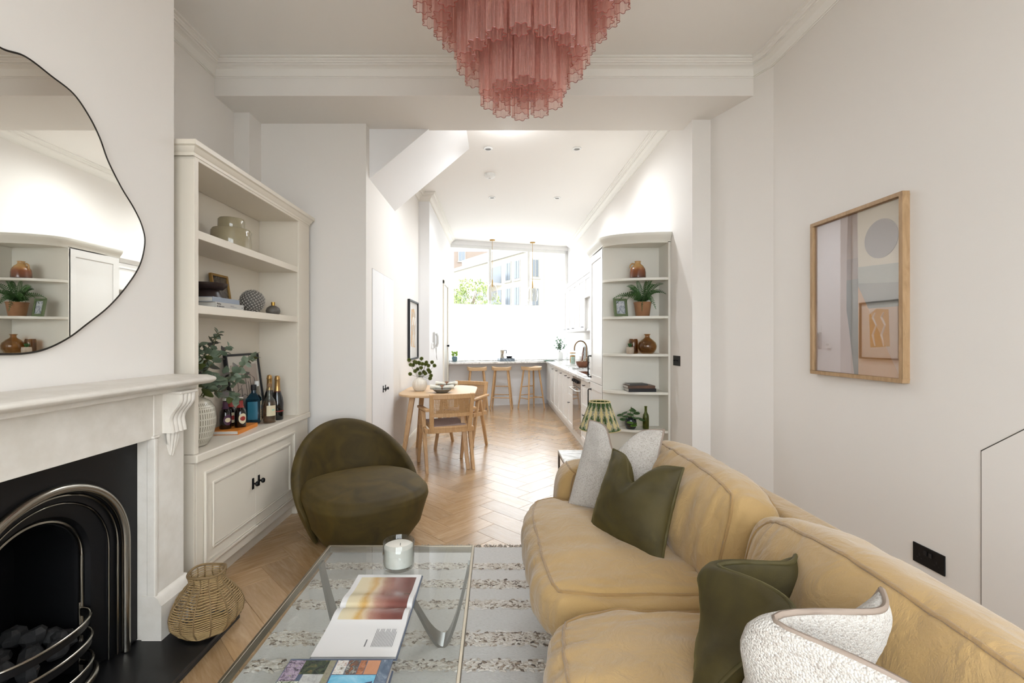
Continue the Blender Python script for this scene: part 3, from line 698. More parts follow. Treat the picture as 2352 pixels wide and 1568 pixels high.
# vase with dashes
t = thing('ribbed_vase', 'round off-white vase with incised dashes on the cupboard top', 'vase', (-1.622, 2.425, .735))
VIV = pm('ivory_glaze', 'cdc7b8', .2, coat=.5); VGR = pm('vase_incision', '8f8877', .5)
vp_ = [(0,0),(.06,0),(.075,.006),(.098,.05),(.112,.11),(.113,.15),(.105,.2),(.085,.235),(.055,.254),(.032,.262),(.028,.275),(.028,.30),(.032,.305),(.026,.305),(.024,.28),(0,.25)]
M().lathe(vp_, 56).obj('body', VIV, t, smooth=60)
m = M()
def vr(z):
    for (r0, z0), (r1, z1) in zip(vp_[2:10], vp_[3:11]):
        if z0 <= z <= z1: return lerp(r0, r1, (z-z0)/(z1-z0))
    return .03
for zi in range(7):
    za, zb = .018+zi*.033, .018+zi*.033+.026
    for k in range(58):
        a = 2*math.pi*k/58; e = .0006
        pts = [((vr(z)+e)*math.cos(a+da), (vr(z)+e)*math.sin(a+da), z) for z, da in ((za,-.02),(za,.02),((za+zb)/2,.02),(zb,.02),(zb,-.02),((za+zb)/2,-.02))]
        m.add(pts, [(0,1,2,5),(5,2,3,4)])
o = m.obj('incised_dashes', VGR, t); o['kind'] = 'stuff'
# eucalyptus
t = thing('eucalyptus_stems', 'spray of grey-green eucalyptus stems in the round off-white vase', 'plant', (-1.622, 2.425, 1.0))
def leafmesh(l, w, cup=.15):
    m = M(); n = 6; vs = [(0,0,0)]
    for i in range(1, n): 
        x = l*i/n; h = w*math.sin(math.pi*(i/n)**.8); vs += [(x, -h, cup*h), (x, 0, 0), (x, h, cup*h)]
    vs.append((l,0,0)); fs = [(0,1,2),(0,2,3)]
    for i in range(n-2):
        a = 1+i*3; fs += [(a,a+3,a+4,a+1),(a+1,a+4,a+5,a+2)]
    a = 1+(n-2)*3; fs += [(a,len(vs)-1,a+1),(a+1,len(vs)-1,a+2)]
    return m.add(vs, fs)
def hang(mesh_o, parent, p, d, roll, s):
    d = Vector(d).normalized(); q = d.to_track_quat('X', 'Z'); q = q @ Matrix.Rotation(roll, 3, 'X').to_quaternion()
    c = copy_part(mesh_o, parent, p, None, (s,s,s)); c.rotation_mode = 'QUATERNION'; c.rotation_quaternion = q; return c
proto = []
for mt_ in (EUC, EUC, EUCP, EUCG):
    o = leafmesh(.066, .034).obj('leaf', mt_, t, smooth=180, fix=False, loc=(0,0,.0)); proto.append(o)
stems = [[(0,0,-.1),(.01,.04,.1),(.03,.10,.22),(.05,.15,.34)], [(0,0,-.1),(.02,.03,.1),(.06,.13,.2),(.09,.18,.26)], [(0,0,-.1),(.03,.08,.06),(.07,.25,.11),(.075,.42,.17),(.07,.50,.20)],
         [(0,0,-.1),(.05,.06,.03),(.1,.14,.0),(.12,.2,-.05)], [(0,0,-.1),(.03,-.02,.1),(.05,-.03,.2),(.06,-.03,.27)], [(0,0,-.1),(.05,.1,.08),(.09,.24,.05),(.1,.33,.09)], [(0,0,-.1),(-.0,.04,.12),(.0,.12,.24),(.02,.19,.33)], [(0,0,-.1),(-.02,-.06,.12),(.0,-.08,.25)]]
rr = random.Random(11)
for st in stems:
    P = [Vector(p) for p in st]; fine = []
    for i in range(len(P)-1):
        for s_ in range(4): fine.append(P[i].lerp(P[i+1], s_/4))
    fine.append(P[-1]); M().tube(fine, [.003]*len(fine), 5).obj('stem', STEM, t, smooth=60)
    for i in range(3, len(fine)):
        for sd in range(2):
            dirv = (fine[i]-fine[i-1]).normalized(); sidev = dirv.orthogonal().normalized(); sidev = Matrix.Rotation(i*1.57+sd*math.pi+rr.uniform(-.4,.4), 3, dirv) @ sidev
            f = i/len(fine); hang(proto[rr.choice((0,0,0,1,1,2,3))], t, fine[i], sidev+dirv*.5+Vector((.25,-.1,0)), rr.uniform(-.9,.9), rr.uniform(.75,1.15)*(1.12-.55*f))
for o in proto: o.location = (.01, .0, .12); o.rotation_euler = (rr.uniform(0,6), .4, rr.uniform(0,6))
# line-art frame
art = pm('art_beige', 'a3968b', .35)
t, R = leaning_frame('line_art_print', 'black framed print of line-drawn buildings leaning behind the bottles', (-1.675, 3.12, .735), math.pi/2, .40, .475, .014, CARD, .13, .02, art=pm('art_mount', 'c6c0b6', .3))
M().box(-.155, .155, .006, .0085, .045, .40).xf(R).obj('print', art, t)
lines = [[(-.1,.08),(-.1,.30),(-.04,.33),(.0,.30),(.0,.08)], [(-.06,.1),(-.06,.26),(.03,.28),(.03,.1)], [(.05,.08),(.06,.33),(.11,.30),(.12,.08)], [(-.13,.1),(-.12,.22),(-.07,.24)], [(-.09,.18),(-.03,.2),(.02,.17),(.09,.2)], [(-.12,.06),(.13,.07)]]
m = M()
for L in lines: m.tube([R @ Vector((x, .0055, z)) for x, z in L], .0015, 4)
m.obj('drawn_lines', INK, t)
# bottles
def bottle(name, label, loc, prof, mat, parts=(), n=32, rz=0, group=None):
    t = thing(name, label, 'bottle', loc, rz, group); M().lathe(prof, n).obj('glass', mat, t, smooth=50)
    for nm_, pr, mt_ in parts: M().lathe(pr, n, caps=False).obj(nm_, mt_, t, smooth=50)
    return t
def oval_label(t, r, z, w, h, mat, ang, name='label', n=14, e=.0008, rect=False):
    vs = [(r+e, 0, 0)]; m = M(); rim_ = []
    for k in range(24):
        a = 2*math.pi*k/24; ca, sa = math.cos(a), math.sin(a)
        if rect: q = max(abs(ca), abs(sa)); ca, sa = ca/q, sa/q
        rim_.append((ca*w, sa*h))
    def pt(x, y): return ((r+e)*math.cos(ang + x/r), (r+e)*math.sin(ang + x/r), z+y)
    rings = [[pt(x*f, y*f) for x, y in rim_] for f in (1, .66, .33)]
    vs = [q for rg in rings for q in rg] + [pt(0,0)]
    fs = [(i*24+j, i*24+(j+1)%24, (i+1)*24+(j+1)%24, (i+1)*24+j) for i in range(2) for j in range(24)] + [(48+j, 48+(j+1)%24, 72) for j in range(24)]
    return m.add(vs, fs).obj(name, mat, t, smooth=180, fix=False)
CREAM = pm('label_cream', 'cfc3a4', .5); REDL = pm('label_red', '8f2a22', .5); PURL = pm('label_purple', '4a2740', .5); CAPW = pm('bottle_cap', 'c9c6c0', .35, .4)
orange = pm('cover_orange', 'c8741f', .5, var=('d6842c', 12))
ob = book('orange_book', 'bright orange book lying under the three dark soda bottles', (-1.535, 2.705, .735), math.pi/2+.1, .275, .185, .024, orange)
txt(ob, 'BERLIN', .012, (.09, -.0012, .007), (math.pi/2,0,0), pm('print_cream', 'd8c08a', .6)) if False else None
sp = [(0,0),(.031,0),(.033,.004),(.033,.085),(.03,.105),(.02,.122),(.0145,.132),(.0135,.165),(.0145,.172),(0,.172)]
for i, (x, y, l1, l2, lab) in enumerate(((-1.652, 2.775, PURL, PURL, 'dark soda bottle with purple label nearest the white vase'), (-1.672, 2.862, REDL, REDL, 'dark soda bottle standing behind the other two on the orange book'), (-1.592, 2.83, CREAM, REDL, 'dark soda bottle with cream oval label and red neck on the orange book'))):
    t = bottle('soda_bottle', lab, (x, y, .759), sp, DARKGL, [('cap', [(.0,.185),(.0145,.185),(.016,.183),(.016,.171),(.0145,.170)], CAPW), ('neck_label', [(.0215,.121),(.0152,.134),(.0145,.164)], l2)], group='soda bottles on the orange book')
    oval_label(t, .033, .055, .024, .032, CREAM if i != 0 else PURL, -.62); oval_label(t, .0336, .055, .016, .014, REDL if i else CREAM, -.62, 'label_centre')
# blue square gin bottle
t = thing('gin_bottle', 'tall square blue glass gin bottle with cream side label', 'bottle', (-1.645, 3.085, .735), .35)
m = M(); m.box(-.044,.044,-.044,.044,.004,.165); m.obj('glass', BLUEGL, t, bevel=.008)
M().add([(-.044,-.044,.165),(.044,-.044,.165),(.044,.044,.165),(-.044,.044,.165),(-.018,-.018,.205),(.018,-.018,.205),(.018,.018,.205),(-.018,.018,.205)], [(0,1,5,4),(1,2,6,5),(2,3,7,6),(3,0,4,7),(4,5,6,7)]).obj('shoulder', BLUEGL, t, bevel=.004)
M().lathe([(.018,.203),(.016,.21),(.016,.228)], 20, caps=False).obj('neck', BLUEGL, t, smooth=40); M().lathe([(0,.26),(.017,.26),(.018,.255),(.018,.224),(0,.224)], 20).obj('cap', CARD, t, smooth=40)
M().box(.0445,.0455,-.03,.03,.02,.15).obj('label', CREAM, t); M().lathe([(.018,0),(.018,.001),(0,.001)], 24).xf(Matrix.Translation((.0456,0,.108)) @ Matrix.Rotation(math.pi/2,4,'Y')).obj('label_medallion', pm('medallion_blue', '46607e', .5), t)
for z in (.085,.07,.055,.04): M().box(.0457,.046,-.022,.022,z,z+.005).obj('label_line', INKG, t)
M().box(-.03,.03,-.0455,-.0445,.03,.15).obj('embossed_panel', pm('blue_emboss', '2c6a80', .2), t)
bp = [(0,0),(.036,0),(.04,.005),(.04,.13),(.034,.155),(.018,.175),(.014,.19),(.013,.232),(.016,.236),(.016,.244),(0,.244)]
t = bottle('spirit_bottle', 'clear bottle of amber spirit with cork and paper label', (-1.548, 3.105, .735), bp, CLEARB, [('liquid', [(0,.006),(.037,.006),(.037,.13),(.033,.148),(0,.148)], RUM), ('cork', [(0,.266),(.015,.266),(.015,.246),(.012,.242)], pm('cork', '8a6a4a', .8))])
oval_label(t, .04, .085, .032, .035, CREAM, -.75, rect=True); oval_label(t, .0402, .09, .01, .005, pm('label_mint', '8fc0b0', .5), -.5, 'label_mark')
cp = [(0,0),(.036,0),(.04,.006),(.041,.12),(.036,.155),(.022,.2),(.0165,.225),(.0155,.25)]
for x, y, lab in ((-1.552, 3.225, 'foil-topped black champagne bottle nearest the cupboard end'), (-1.64, 3.29, 'foil-topped black champagne bottle half hidden behind its twin')):
    t = bottle('champagne_bottle', lab, (x, y, .735), cp, CHAMP, [('foil', [(.022,.198),(.018,.228),(.0168,.28),(.019,.284),(.019,.29),(.0165,.294),(.0165,.302),(.012,.31),(0,.312)], GOLDFOIL), ('neck_band', [(.0235,.193),(.0226,.199)], REDL), ('label_band', [(.0415,.06),(.0415,.066)], REDL)], group='champagne bottles on the cupboard')
bottle('vodka_bottle', 'slim clear glass bottle with white cap behind the amber spirit', (-1.685, 3.2, .735), [(0,0),(.034,0),(.037,.005),(.037,.16),(.03,.18),(.015,.2),(.013,.24),(0,.24)], CLEARB, [('cap', [(0,.275),(.015,.275),(.015,.24),(.013,.24)], WHITE)])
# ------------------------------------------------------------------ woven lantern basket on the hearth
t = thing('woven_basket', 'squat woven rattan basket standing on the black hearth', 'basket', (-1.262, 1.985, .04))
RAT = pm('rattan', '9c8258', .7, var=('b2966a', 30)); RATD = pm('rattan_dark', '7d6644', .7)
def br(z): # radius by height
    K = [(0,.075),(.02,.105),(.06,.132),(.1,.136),(.14,.122),(.18,.092),(.205,.07),(.225,.064),(.25,.07)]
    for (z0, r0), (z1, r1) in zip(K, K[1:]):
        if z0 <= z <= z1: tt = (z-z0)/(z1-z0); return lerp(r0, r1, tt*tt*(3-2*tt)*.5+tt*.5)
    return K[-1][1]
def sq(a): return 1-.035*math.cos(a*7)
m = M(); z = .004
while z < .248:
    m.tube([(br(z)*sq(a)*math.cos(a), br(z)*sq(a)*math.sin(a), z+.0015*math.sin(a*7+z*90)) for a in [2*math.pi*k/56 for k in range(56)]], .0024, 5, closed=True); z += .0085
o = m.obj('weave', RAT, t, smooth=60); o['kind'] = 'stuff'
for k in range(14):
    a = 2*math.pi*k/14; M().tube([(br(zz)*1.01*sq(a)*math.cos(a), br(zz)*1.01*sq(a)*math.sin(a), zz) for zz in [i*.25/18 for i in range(19)]], .0034, 5).obj('rib', RATD, t, smooth=60)
M().tube([(.071*math.cos(a), .071*math.sin(a), .252+.004*math.sin(3*a)) for a in [2*math.pi*k/40 for k in range(40)]], .0055, 6, closed=True).obj('rim', RATD, t, smooth=60)
M().lathe([(0,.002),(.075,.002),(.1,.012)], 32).obj('base', RATD, t)
M().lathe([(.12,.03),(.128,.08),(.118,.135),(.085,.18)], 40, caps=False).obj('lining', pm('rattan_inner', '8d7750', .8), t, smooth=60) if False else None
# ------------------------------------------------------------------ kitchen run
KF = 1.0; ZT = .88
def shaker(mm, x, y0, y1, z0, z1, fw=.055, th=.02):
    """recessed-panel door front facing -x, outer face at x"""
    mm.box(x, x+th, y0, y1, z0, z0+fw).box(x, x+th, y0, y1, z1-fw, z1).box(x, x+th, y0, y0+fw, z0+fw, z1-fw).box(x, x+th, y1-fw, y1, z0+fw, z1-fw)
    mm.box(x+.008, x+th, y0+fw, y1-fw, z0+fw, z1-fw); return mm
def pull(parent, x, y, z):
    k = M(); k.tube([(x-.028, y-.032, z), (x-.028, y+.032, z)], .0055, 8); k.cyl((x, y, z), (x-.028, y, z), .0045, n=8); return k.obj('knob', BLACK, parent, smooth=40, world=True)
def barpull(parent, x, y, z0, z1):
    k = M(); k.tube([(x, y, z1), (x-.026, y, z1), (x-.032, y, z1-.006), (x-.032, y, z0+.006), (x-.026, y, z0), (x, y, z0)], .0065, 8)
    k.cyl((x,y,z1),(x-.004,y,z1), .012, n=12); k.cyl((x,y,z0),(x-.004,y,z0), .012, n=12); return k.obj('handle', BLACK, parent, smooth=40, world=True)
units = [(4.865,5.385,'drawer','white drawer cabinet between the oven and the tall cabinet'),(5.965,6.41,'drawer','white drawer cabinet on the window side of the oven'),(6.415,6.9,'door','white base cabinet two along from the oven towards the window'),
         (6.905,7.4,'door','white base cabinet under the sink'),(7.405,7.9,'door','white base cabinet just past the sink'),(7.905,8.42,'door','white base cabinet nearest the bar stools')]
for y0, y1, kind, lab in units:
    t = thing('base_cabinet', lab, 'cabinet', (KF, y0, .12), group='kitchen base cabinets')
    W_(M().box(KF+.022, XK-.002, y0, y1, .12, ZT-.036), 'carcass', KCAB, t)
    if kind == 'drawer':
        for z0, z1 in ((.125,.50),(.504,.835)):
            d = W_(shaker(M(), KF, y0+.002, y1-.002, z0, z1), 'drawer_front', KCAB, t, bevel=.0015); pull(d, KF, (y0+y1)/2, z1-.05)
    else:
        d = W_(shaker(M(), KF, y0+.002, y1-.002, .125, .835), 'door', KCAB, t, bevel=.0015); pull(d, KF, y0+.05, .79)
t = thing('base_cabinet', 'narrow white filler cabinet in the corner behind the last stool', 'cabinet', (KF, 8.43, .12), group='kitchen base cabinets')
W_(M().box(KF+.002, XK-.002, 8.425, 9.1, .12, ZT-.036), 'carcass', KCAB, t)
tag(M().box(KF+.05, KF+.07, 4.865, 9.2, 0, .12).obj('kick_board', KCAB), 'long white kick board under the base cabinets', 'plinth')
t = thing('built_in_oven', 'brown-tinted glass built-in oven with black knobs under the hob', 'oven', (KF, 5.39, .12))
OVG = pm('oven_glass', '6a5d54', .06, .2, coat=.8)
W_(M().box(KF+.02, XK-.002, 5.39, 5.96, .12, ZT-.036), 'carcass', KCAB, t)
W_(M().box(KF, KF+.02, 5.395, 5.955, .72, .84), 'control_panel', pm('oven_fascia', '8a7c6e', .25, .6), t, bevel=.002)
W_(M().box(KF, KF+.02, 5.395, 5.955, .15, .712), 'oven_door', OVG, t, bevel=.003)
W_(M().tube([(KF,5.44,.685),(KF-.05,5.44,.685),(KF-.05,5.91,.685),(KF,5.91,.685)], .009, 8), 'handle', CHROME, t, smooth=40)
for y in (5.52, 5.62, 5.75, 5.85): W_(M().cyl((KF,y,.785),(KF-.03,y,.785), .019, .017, 14), 'knob', BLACK, t, smooth=40)
# worktop: L shape
wt = [(KF-.03, 4.865), (XK-.001, 4.865), (XK-.001, far(XK,.22)), (XF+.002, far(XF,.22)), (XF+.002, far(XF,-.32)), (KF-.03, far(KF-.03,-.32))]
tag(M().prism(wt, ZT-.035, ZT).obj('marble_worktop', MARBLE, bevel=.003), 'white veined marble worktop turning into a breakfast bar under the window', 'worktop')
M_ = M().box(XK-.012, XK-.001, 4.87, far(XK)-.02, ZT+.0005, 1.30); struct(M_.obj('trim_4', MARBLE))
struct(M().prism([(XF+.003, far(XF,.0)+.002),(XF+.003, far(XF,.2)),(XK-.015,far(XK-.015,.2)),(XK-.015,far(XK-.015,.0)+.002)], ZT+.0005, ZT+.02).obj('trim_5', MARBLE))
tag(M().box(1.07, 1.47, 5.40, 5.96, ZT, ZT+.006).obj('induction_hob', pm('hob_glass', '2b2320', .05, coat=1)), 'flat dark glass hob set in the marble worktop', 'hob')
t = thing('kitchen_sink', 'undermounted steel sink basin set in the marble worktop', 'sink', (1.25, 7.1, ZT))
M().box(-.17,.17,-.28,.28,.0005,.003).obj('basin', pm('sink_grey', 'a8a6a2', .3, .5), t, bevel=.001); M().tube([(-.17,-.28,.003),(.17,-.28,.003),(.17,.28,.003),(-.17,.28,.003)], .004, 6, closed=True).obj('rim', CHROME, t)
t = thing('brass_tap', 'tall aged-brass gooseneck kitchen tap behind the sink', 'tap', (1.475, 7.43, ZT))
BR2 = pm('aged_brass', '8f7355', .3, .9)
M().tube([(0,0,0),(0,0,.28)] + [(-.1+.1*math.cos(a), 0, .28+.12*math.sin(a)) for a in [math.pi*i/14 for i in range(1,15)]] + [(-.2,0,.24)], .0105, 10).obj('spout', BR2, t, smooth=60)
M().lathe([(0,0),(.028,0),(.028,.012),(.018,.02),(.016,.08),(.011,.09)], 20).obj('base', BR2, t, smooth=40); M().cyl((0,.02,.06),(0,.075,.075), .006, .008, 10).obj('lever', BR2, t, smooth=40)
# wall cabinets
ws = [(6.205,6.65),(6.655,7.1),(7.105,7.55),(7.555,8.0)]
nmz = ['beside the extractor', 'second from the extractor', 'third from the extractor', 'nearest the window']
for (y0, y1), nn_ in zip(ws, nmz):
    t = thing('wall_cabinet', f'white shaker wall cabinet {nn_}', 'cabinet', (1.2, y0, 1.42), group='kitchen wall cabinets')
    W_(M().box(1.222, XK-.002, y0, y1, 1.42, 2.17), 'carcass', KCAB, t); d = W_(shaker(M(), 1.2, y0+.002, y1-.002, 1.425, 2.165), 'door', KCAB, t, bevel=.0015); pull(d, 1.2, y1-.06 if nn_ != 'beside the extractor' else y0+.06, 1.475)
t = thing('extractor_cabinet', 'short white cupboard with open extractor niche above the hob', 'cabinet', (1.2, 5.4, 1.42))
W_(M().box(1.222, XK-.002, 4.87, 6.2, 1.86, 2.17), 'carcass', KCAB, t)
for a, b in ((4.872,5.395),(5.4,6.198)): W_(shaker(M(), 1.2, a, b, 1.865, 2.165), 'door', KCAB, t, bevel=.0015)
W_(M().box(1.24, XK-.002, 5.4, 6.2, 1.45, 1.86), 'hood', WHITE, t, bevel=.004); W_(M().box(1.22, XK-.002, 5.4, 6.2, 1.42, 1.45), 'hood_vent', CHROME, t, bevel=.003)
tag(M().prism([(1.2,2.17),(1.172,2.215),(1.172,2.225),(XK-.002,2.225),(XK-.002,2.17)], 4.87, 8.01, axis='y').obj('cabinet_cornice', KCAB), 'white cornice running along the tops of the wall cabinets', 'cornice')
# tall cabinet with curved open shelves at its end
TY = 4.286
tc = thing('tall_cabinet', 'tall white larder cabinet with long black bar handles', 'cabinet', (KF, TY, 0))
W_(M().box(KF+.022, XK-.002, TY+.02, 4.86, .0, 2.17), 'carcass', KCAB, tc)
d = W_(shaker(M(), KF, TY+.004, 4.858, .865, 2.165, .07), 'door', KCAB, tc, bevel=.0015); barpull(d, KF, 4.80, .91, 1.13)
d = W_(shaker(M(), KF, TY+.004, 4.858, .1, .86, .07), 'door', KCAB, tc, bevel=.0015); barpull(d, KF, 4.80, .56, .78)
W_(M().box(KF+.03, KF+.05, TY, 4.86, 0, .1), 'plinth', KCAB, tc)
sx0, sx1, sy = KF, XK-.022, 4.05
def curve(off=0.0, n=24, x0=None):
    a_, b_ = (sx1-sx0)+off, (TY-sy)+off
    return [(sx1 - a_*math.cos(math.pi/2*i/n), TY - b_*math.sin(math.pi/2*i/n)) for i in range(n+1)]
cs = thing('curved_corner_shelves', 'pale quarter-round open shelf unit at the end of the tall cabinet', 'shelving', (1.3, 4.25, 0))
W_(M().box(sx0, XK-.002, TY-.004, TY+.018, 0, 2.17), 'back_panel', SHELFP, cs)
W_(M().box(sx1, XK-.0015, sy-.003, TY, 0, 2.17), 'side_panel', SHELFP, cs, bevel=.002)
for z in (1.857, 1.513, 1.174, .832, .49):
    W_(M().prism(curve()+[(sx1, TY-.004)], z-.024, z), 'shelf', SHELFP, cs, bevel=.002)
W_(M().prism(curve()+[(sx1, TY-.004)], 2.165, 2.2), 'top', SHELFP, cs, bevel=.002)
W_(M().prism(curve()+[(sx1, TY-.004)], .0, .1), 'base', SHELFP, cs)
m = M(); path = [(KF, 4.868), (KF, TY+.01)] + curve()[1:] + [(XK-.002, sy)]
sweep(m, path[::-1], [(0,2.175),(.004,2.175),(.008,2.19),(.02,2.205),(.034,2.228),(.036,2.235),(.036,2.252),(-.02,2.252)])
m.prism([(p[0], p[1]) for p in path] + [(XK-.002, 4.868)], 2.2, 2.25)
W_(m, 'cornice', SHELFP, cs, smooth=30)
# --------------------------------------------- things on the curved shelves
def dipmat():
    t = NT('dipped_glaze'); tc_ = t.a('ShaderNodeTexCoord'); sp_ = t.a('ShaderNodeSeparateXYZ'); t.l(tc_.outputs['Object'], sp_.inputs[0])
    ad = t.a('ShaderNodeMath', operation='ADD'); v = t.noise(tc_.outputs['Object'], 40, 2); mu = t.a('ShaderNodeMath', operation='MULTIPLY_ADD'); t.l(v, mu.inputs[0]); mu.inputs[1].default_value = .02; t.l(sp_.outputs[2], mu.inputs[2])
    t.l(t.ramp(mu.outputs[0], [(.0, '4a2413'), (.075, '7a4322'), (.098, '9a6a3a'), (.12, 'b08852'), (1, 'b08852')]), t.b.inputs['Base Color']); t.b.inputs['Roughness'].default_value = .2; t.b.inputs['Coat Weight'].default_value = .5; return t.m
t = thing('stoneware_jug', 'brown dipped-glaze stoneware jug on the top curved shelf', 'jug', (1.283, 4.13, 1.857))
DIP = dipmat()
M().lathe([(0,0),(.066,0),(.072,.004),(.071,.05),(.066,.08),(.05,.108),(.032,.125),(.026,.132),(.026,.15),(.029,.154),(.023,.154),(.02,.13),(0,.1)], 40).obj('body', DIP, t, smooth=50)
M().tube([(-.026,0,.128)] + [(-.045-.022*math.cos(a), 0, .108+.022*math.sin(a)) for a in [math.pi*.5-math.pi*i/8*1.15+math.pi*.0 for i in range(0)]] + [(-.05,0,.133),(-.066,0,.12),(-.07,0,.1),(-.062,0,.086)], .007, 8).obj('handle', pm('jug_tan_glaze', 'a8804c', .2, coat=.5), t, smooth=60)
# fern
t = thing('potted_fern', 'sprawling green fern in a terracotta pot on the second curved shelf', 'plant', (1.33, 4.14, 1.513))
M().lathe([(0,0),(.056,0),(.06,.004),(.076,.118),(.08,.12),(.08,.128),(.072,.128),(.068,.11),(0,.105)], 36).obj('pot', TERRA, t, smooth=40)
rr = random.Random(21)
def frond(p0, p1, p2, w, n=17):
    m = M(); P0, P1, P2 = Vector(p0), Vector(p1), Vector(p2); prev = None; st = []
    for i in range(n+1):
        f = i/n; c = P0*(1-f)**2 + P1*2*f*(1-f) + P2*f*f; st.append(c)
        if prev is not None and i > 1:
            d = (c-prev).normalized(); sd = d.cross(Vector((0,0,1))).normalized()
            if sd.length < .1: sd = Vector((1,0,0))
            sd = Matrix.Rotation(1.0, 3, d) @ sd
            L = w*math.sin(math.pi*min(1, .12+f*.86))**.7
            for sg in (-1, 1):
                e = c + sd*sg*L*.85 + d*L*.3; q = d*L*.22
                m.add([c, c+(e-c)*.5+q, e, c+(e-c)*.5-q], [(0,1,2,3)])
        prev = c
    m.tube(st, [.0022]*len(st), 4); return m
fr = [(-.27,.0,.07),(-.25,-.05,.02),(-.18,-.1,.03),(-.15,-.02,.18),(-.06,-.02,.24),(.03,-.03,.22),(.09,-.02,.25),(.17,-.05,.2),(.17,-.12,.1),(.09,-.09,-.03),(-.04,-.11,-.05),(-.1,.05,.16),(.12,.03,.2),(-.14,-.08,.12),(.05,-.1,.02),(.15,-.03,.12)]
for i, e in enumerate(fr):
    mid = (e[0]*.45, e[1]*.45, .20 + .08*rr.random() + (.06 if e[2] > .12 else .04)); e = (e[0], e[1], e[2]+.09)
    frond((0,0,.115), mid, e, .03).obj('frond', FERNLEAF if i % 3 else GREENLEAF, t, fix=False)
for k in range(9):
    a = k*.7; frond((0,0,.115), (.05*math.cos(a), .05*math.sin(a), .19), (.075*math.cos(a), .075*math.sin(a), .15), .028, 9).obj('frond', FERNLEAF, t, fix=False)
leaning_frame('green_photo_frame', 'small sage-green photo frame leaning beside the fern', (1.135, 4.12, 1.513), .22, .13, .165, .022, pm('sage_frame', '5f6d4c', .5), .16, art=photo_mat('snow_photo', ['4a5058', '8d949c', 'c9ccd0', '6b5a52'], 30))
t = thing('succulent_pot', 'tiny succulent in a speckled white pot', 'plant', (1.205, 4.10, 1.174))
M().lathe([(0,0),(.027,0),(.034,.01),(.036,.035),(.033,.06),(.028,.06),(0,.052)], 28).obj('pot', pm('speckled_white', 'b9aa98', .6, var=('a39482', 60)), t, smooth=50)
lf_ = leafmesh(.055, .008, .5).obj('leaf', GREENLEAF, t, fix=False, smooth=180)
for k in range(16): hang(lf_, t, (0,0,.055), (math.cos(k*2.4)*(.25+.03*k), math.sin(k*2.4)*(.25+.03*k), 1), k, .7+.03*(k%5))
t = thing('brown_tumbler', 'tall brown glass tumbler behind the succulent', 'glass', (1.262, 4.19, 1.174)); M().lathe([(0,0),(.036,0),(.041,.006),(.041,.118),(.037,.126),(.037,.134),(.034,.134),(.035,.12),(.036,.012),(0,.008)], 32).obj('glass_wall', BROWNGL, t, smooth=50)
t = thing('amber_vase', 'round-bellied amber glass vase with flared lip', 'vase', (1.376, 4.15, 1.174))
M().lathe([(0,0),(.045,0),(.062,.012),(.08,.045),(.083,.07),(.075,.098),(.05,.125),(.026,.142),(.021,.152),(.022,.168),(.03,.175),(.029,.178),(.018,.17),(.017,.15),(.047,.118),(.07,.095),(.078,.07),(.074,.045),(.05,.014),(0,.01)], 44).obj('glass_body', SMOKE, t, smooth=60)
b = book('black_book', 'thick black hardback at the bottom of the curved-shelf stack', (1.185, 4.075, .832), 0, .247, .16, .03, CARD)
b = book('black_book', 'brown and black paperback in the middle of the curved-shelf stack', (1.18, 4.08, .862), 0.01, .245, .16, .026, pm('cover_umber', '3a2e26', .5, var=('6b4a36', 9)))
b = book('slim_book', 'slim grey paperback on top of the curved-shelf stack', (1.2, 4.09, .888), .12, .17, .12, .014, pm('cover_slate', '4a4a48', .5))
t = thing('pilea_plant', 'round-leaved green plant in a dark glazed pot on the lowest curved shelf', 'plant', (1.222, 4.14, .49))
M().lathe([(0,0),(.034,0),(.045,.012),(.054,.05),(.05,.085),(.04,.105),(.036,.105),(.045,.08),(0,.08)], 36).obj('pot', pm('dark_blue_glaze', '1f2a2c', .15, coat=.6), t, smooth=60)
rl = M().lathe([(0,0),(.012,.002),(.024,.004),(.03,.003)], 16); rl.xf(Matrix.Translation((.03,0,0))); rl = rl.obj('leaf', GREENLEAF, t, smooth=180, fix=False)
rl2 = M().lathe([(0,0),(.012,.002),(.024,.004),(.03,.003)], 16).xf(Matrix.Translation((.03,0,0))).obj('leaf', pm('bright_leaf', '5f8a2a', .45), t, smooth=180, fix=False)
for i, (x, y, z) in enumerate([(-.07,-.02,.09),(-.06,-.05,.12),(-.045,.0,.15),(-.02,-.05,.14),(.0,-.03,.175),(.03,-.04,.15),(.05,0,.16),(.06,-.03,.1),(.085,-.02,.085),(.01,-.07,.11),(-.03,-.075,.07),(.0,-.08,.045),(-.075,.03,.12),(.02,.04,.18)]):
    M().tube([(0,0,.09),(x*.5,y*.5,z+.02),(x,y,z)], .0016, 4).obj('stalk', STEM, t)
    hang(rl2 if i in (10,11) else rl, t, (x*.8,y*.8,z+.006), (x,y-.03,-.02), .2*(i%3-1), 1.0)
rl.location = (-.03,.0,.13); rl2.location = (-.02,-.06,.06)
bottle('green_bottle', 'slender olive-green glass bottle on the lowest curved shelf', (1.356, 4.13, .49), [(0,0),(.024,0),(.028,.004),(.028,.105),(.025,.13),(.014,.148),(.0115,.16),(.0115,.198),(.0135,.2),(.0135,.208),(.009,.208),(.009,.16),(.024,.12),(.025,.01),(0,.008)], GREENGL)
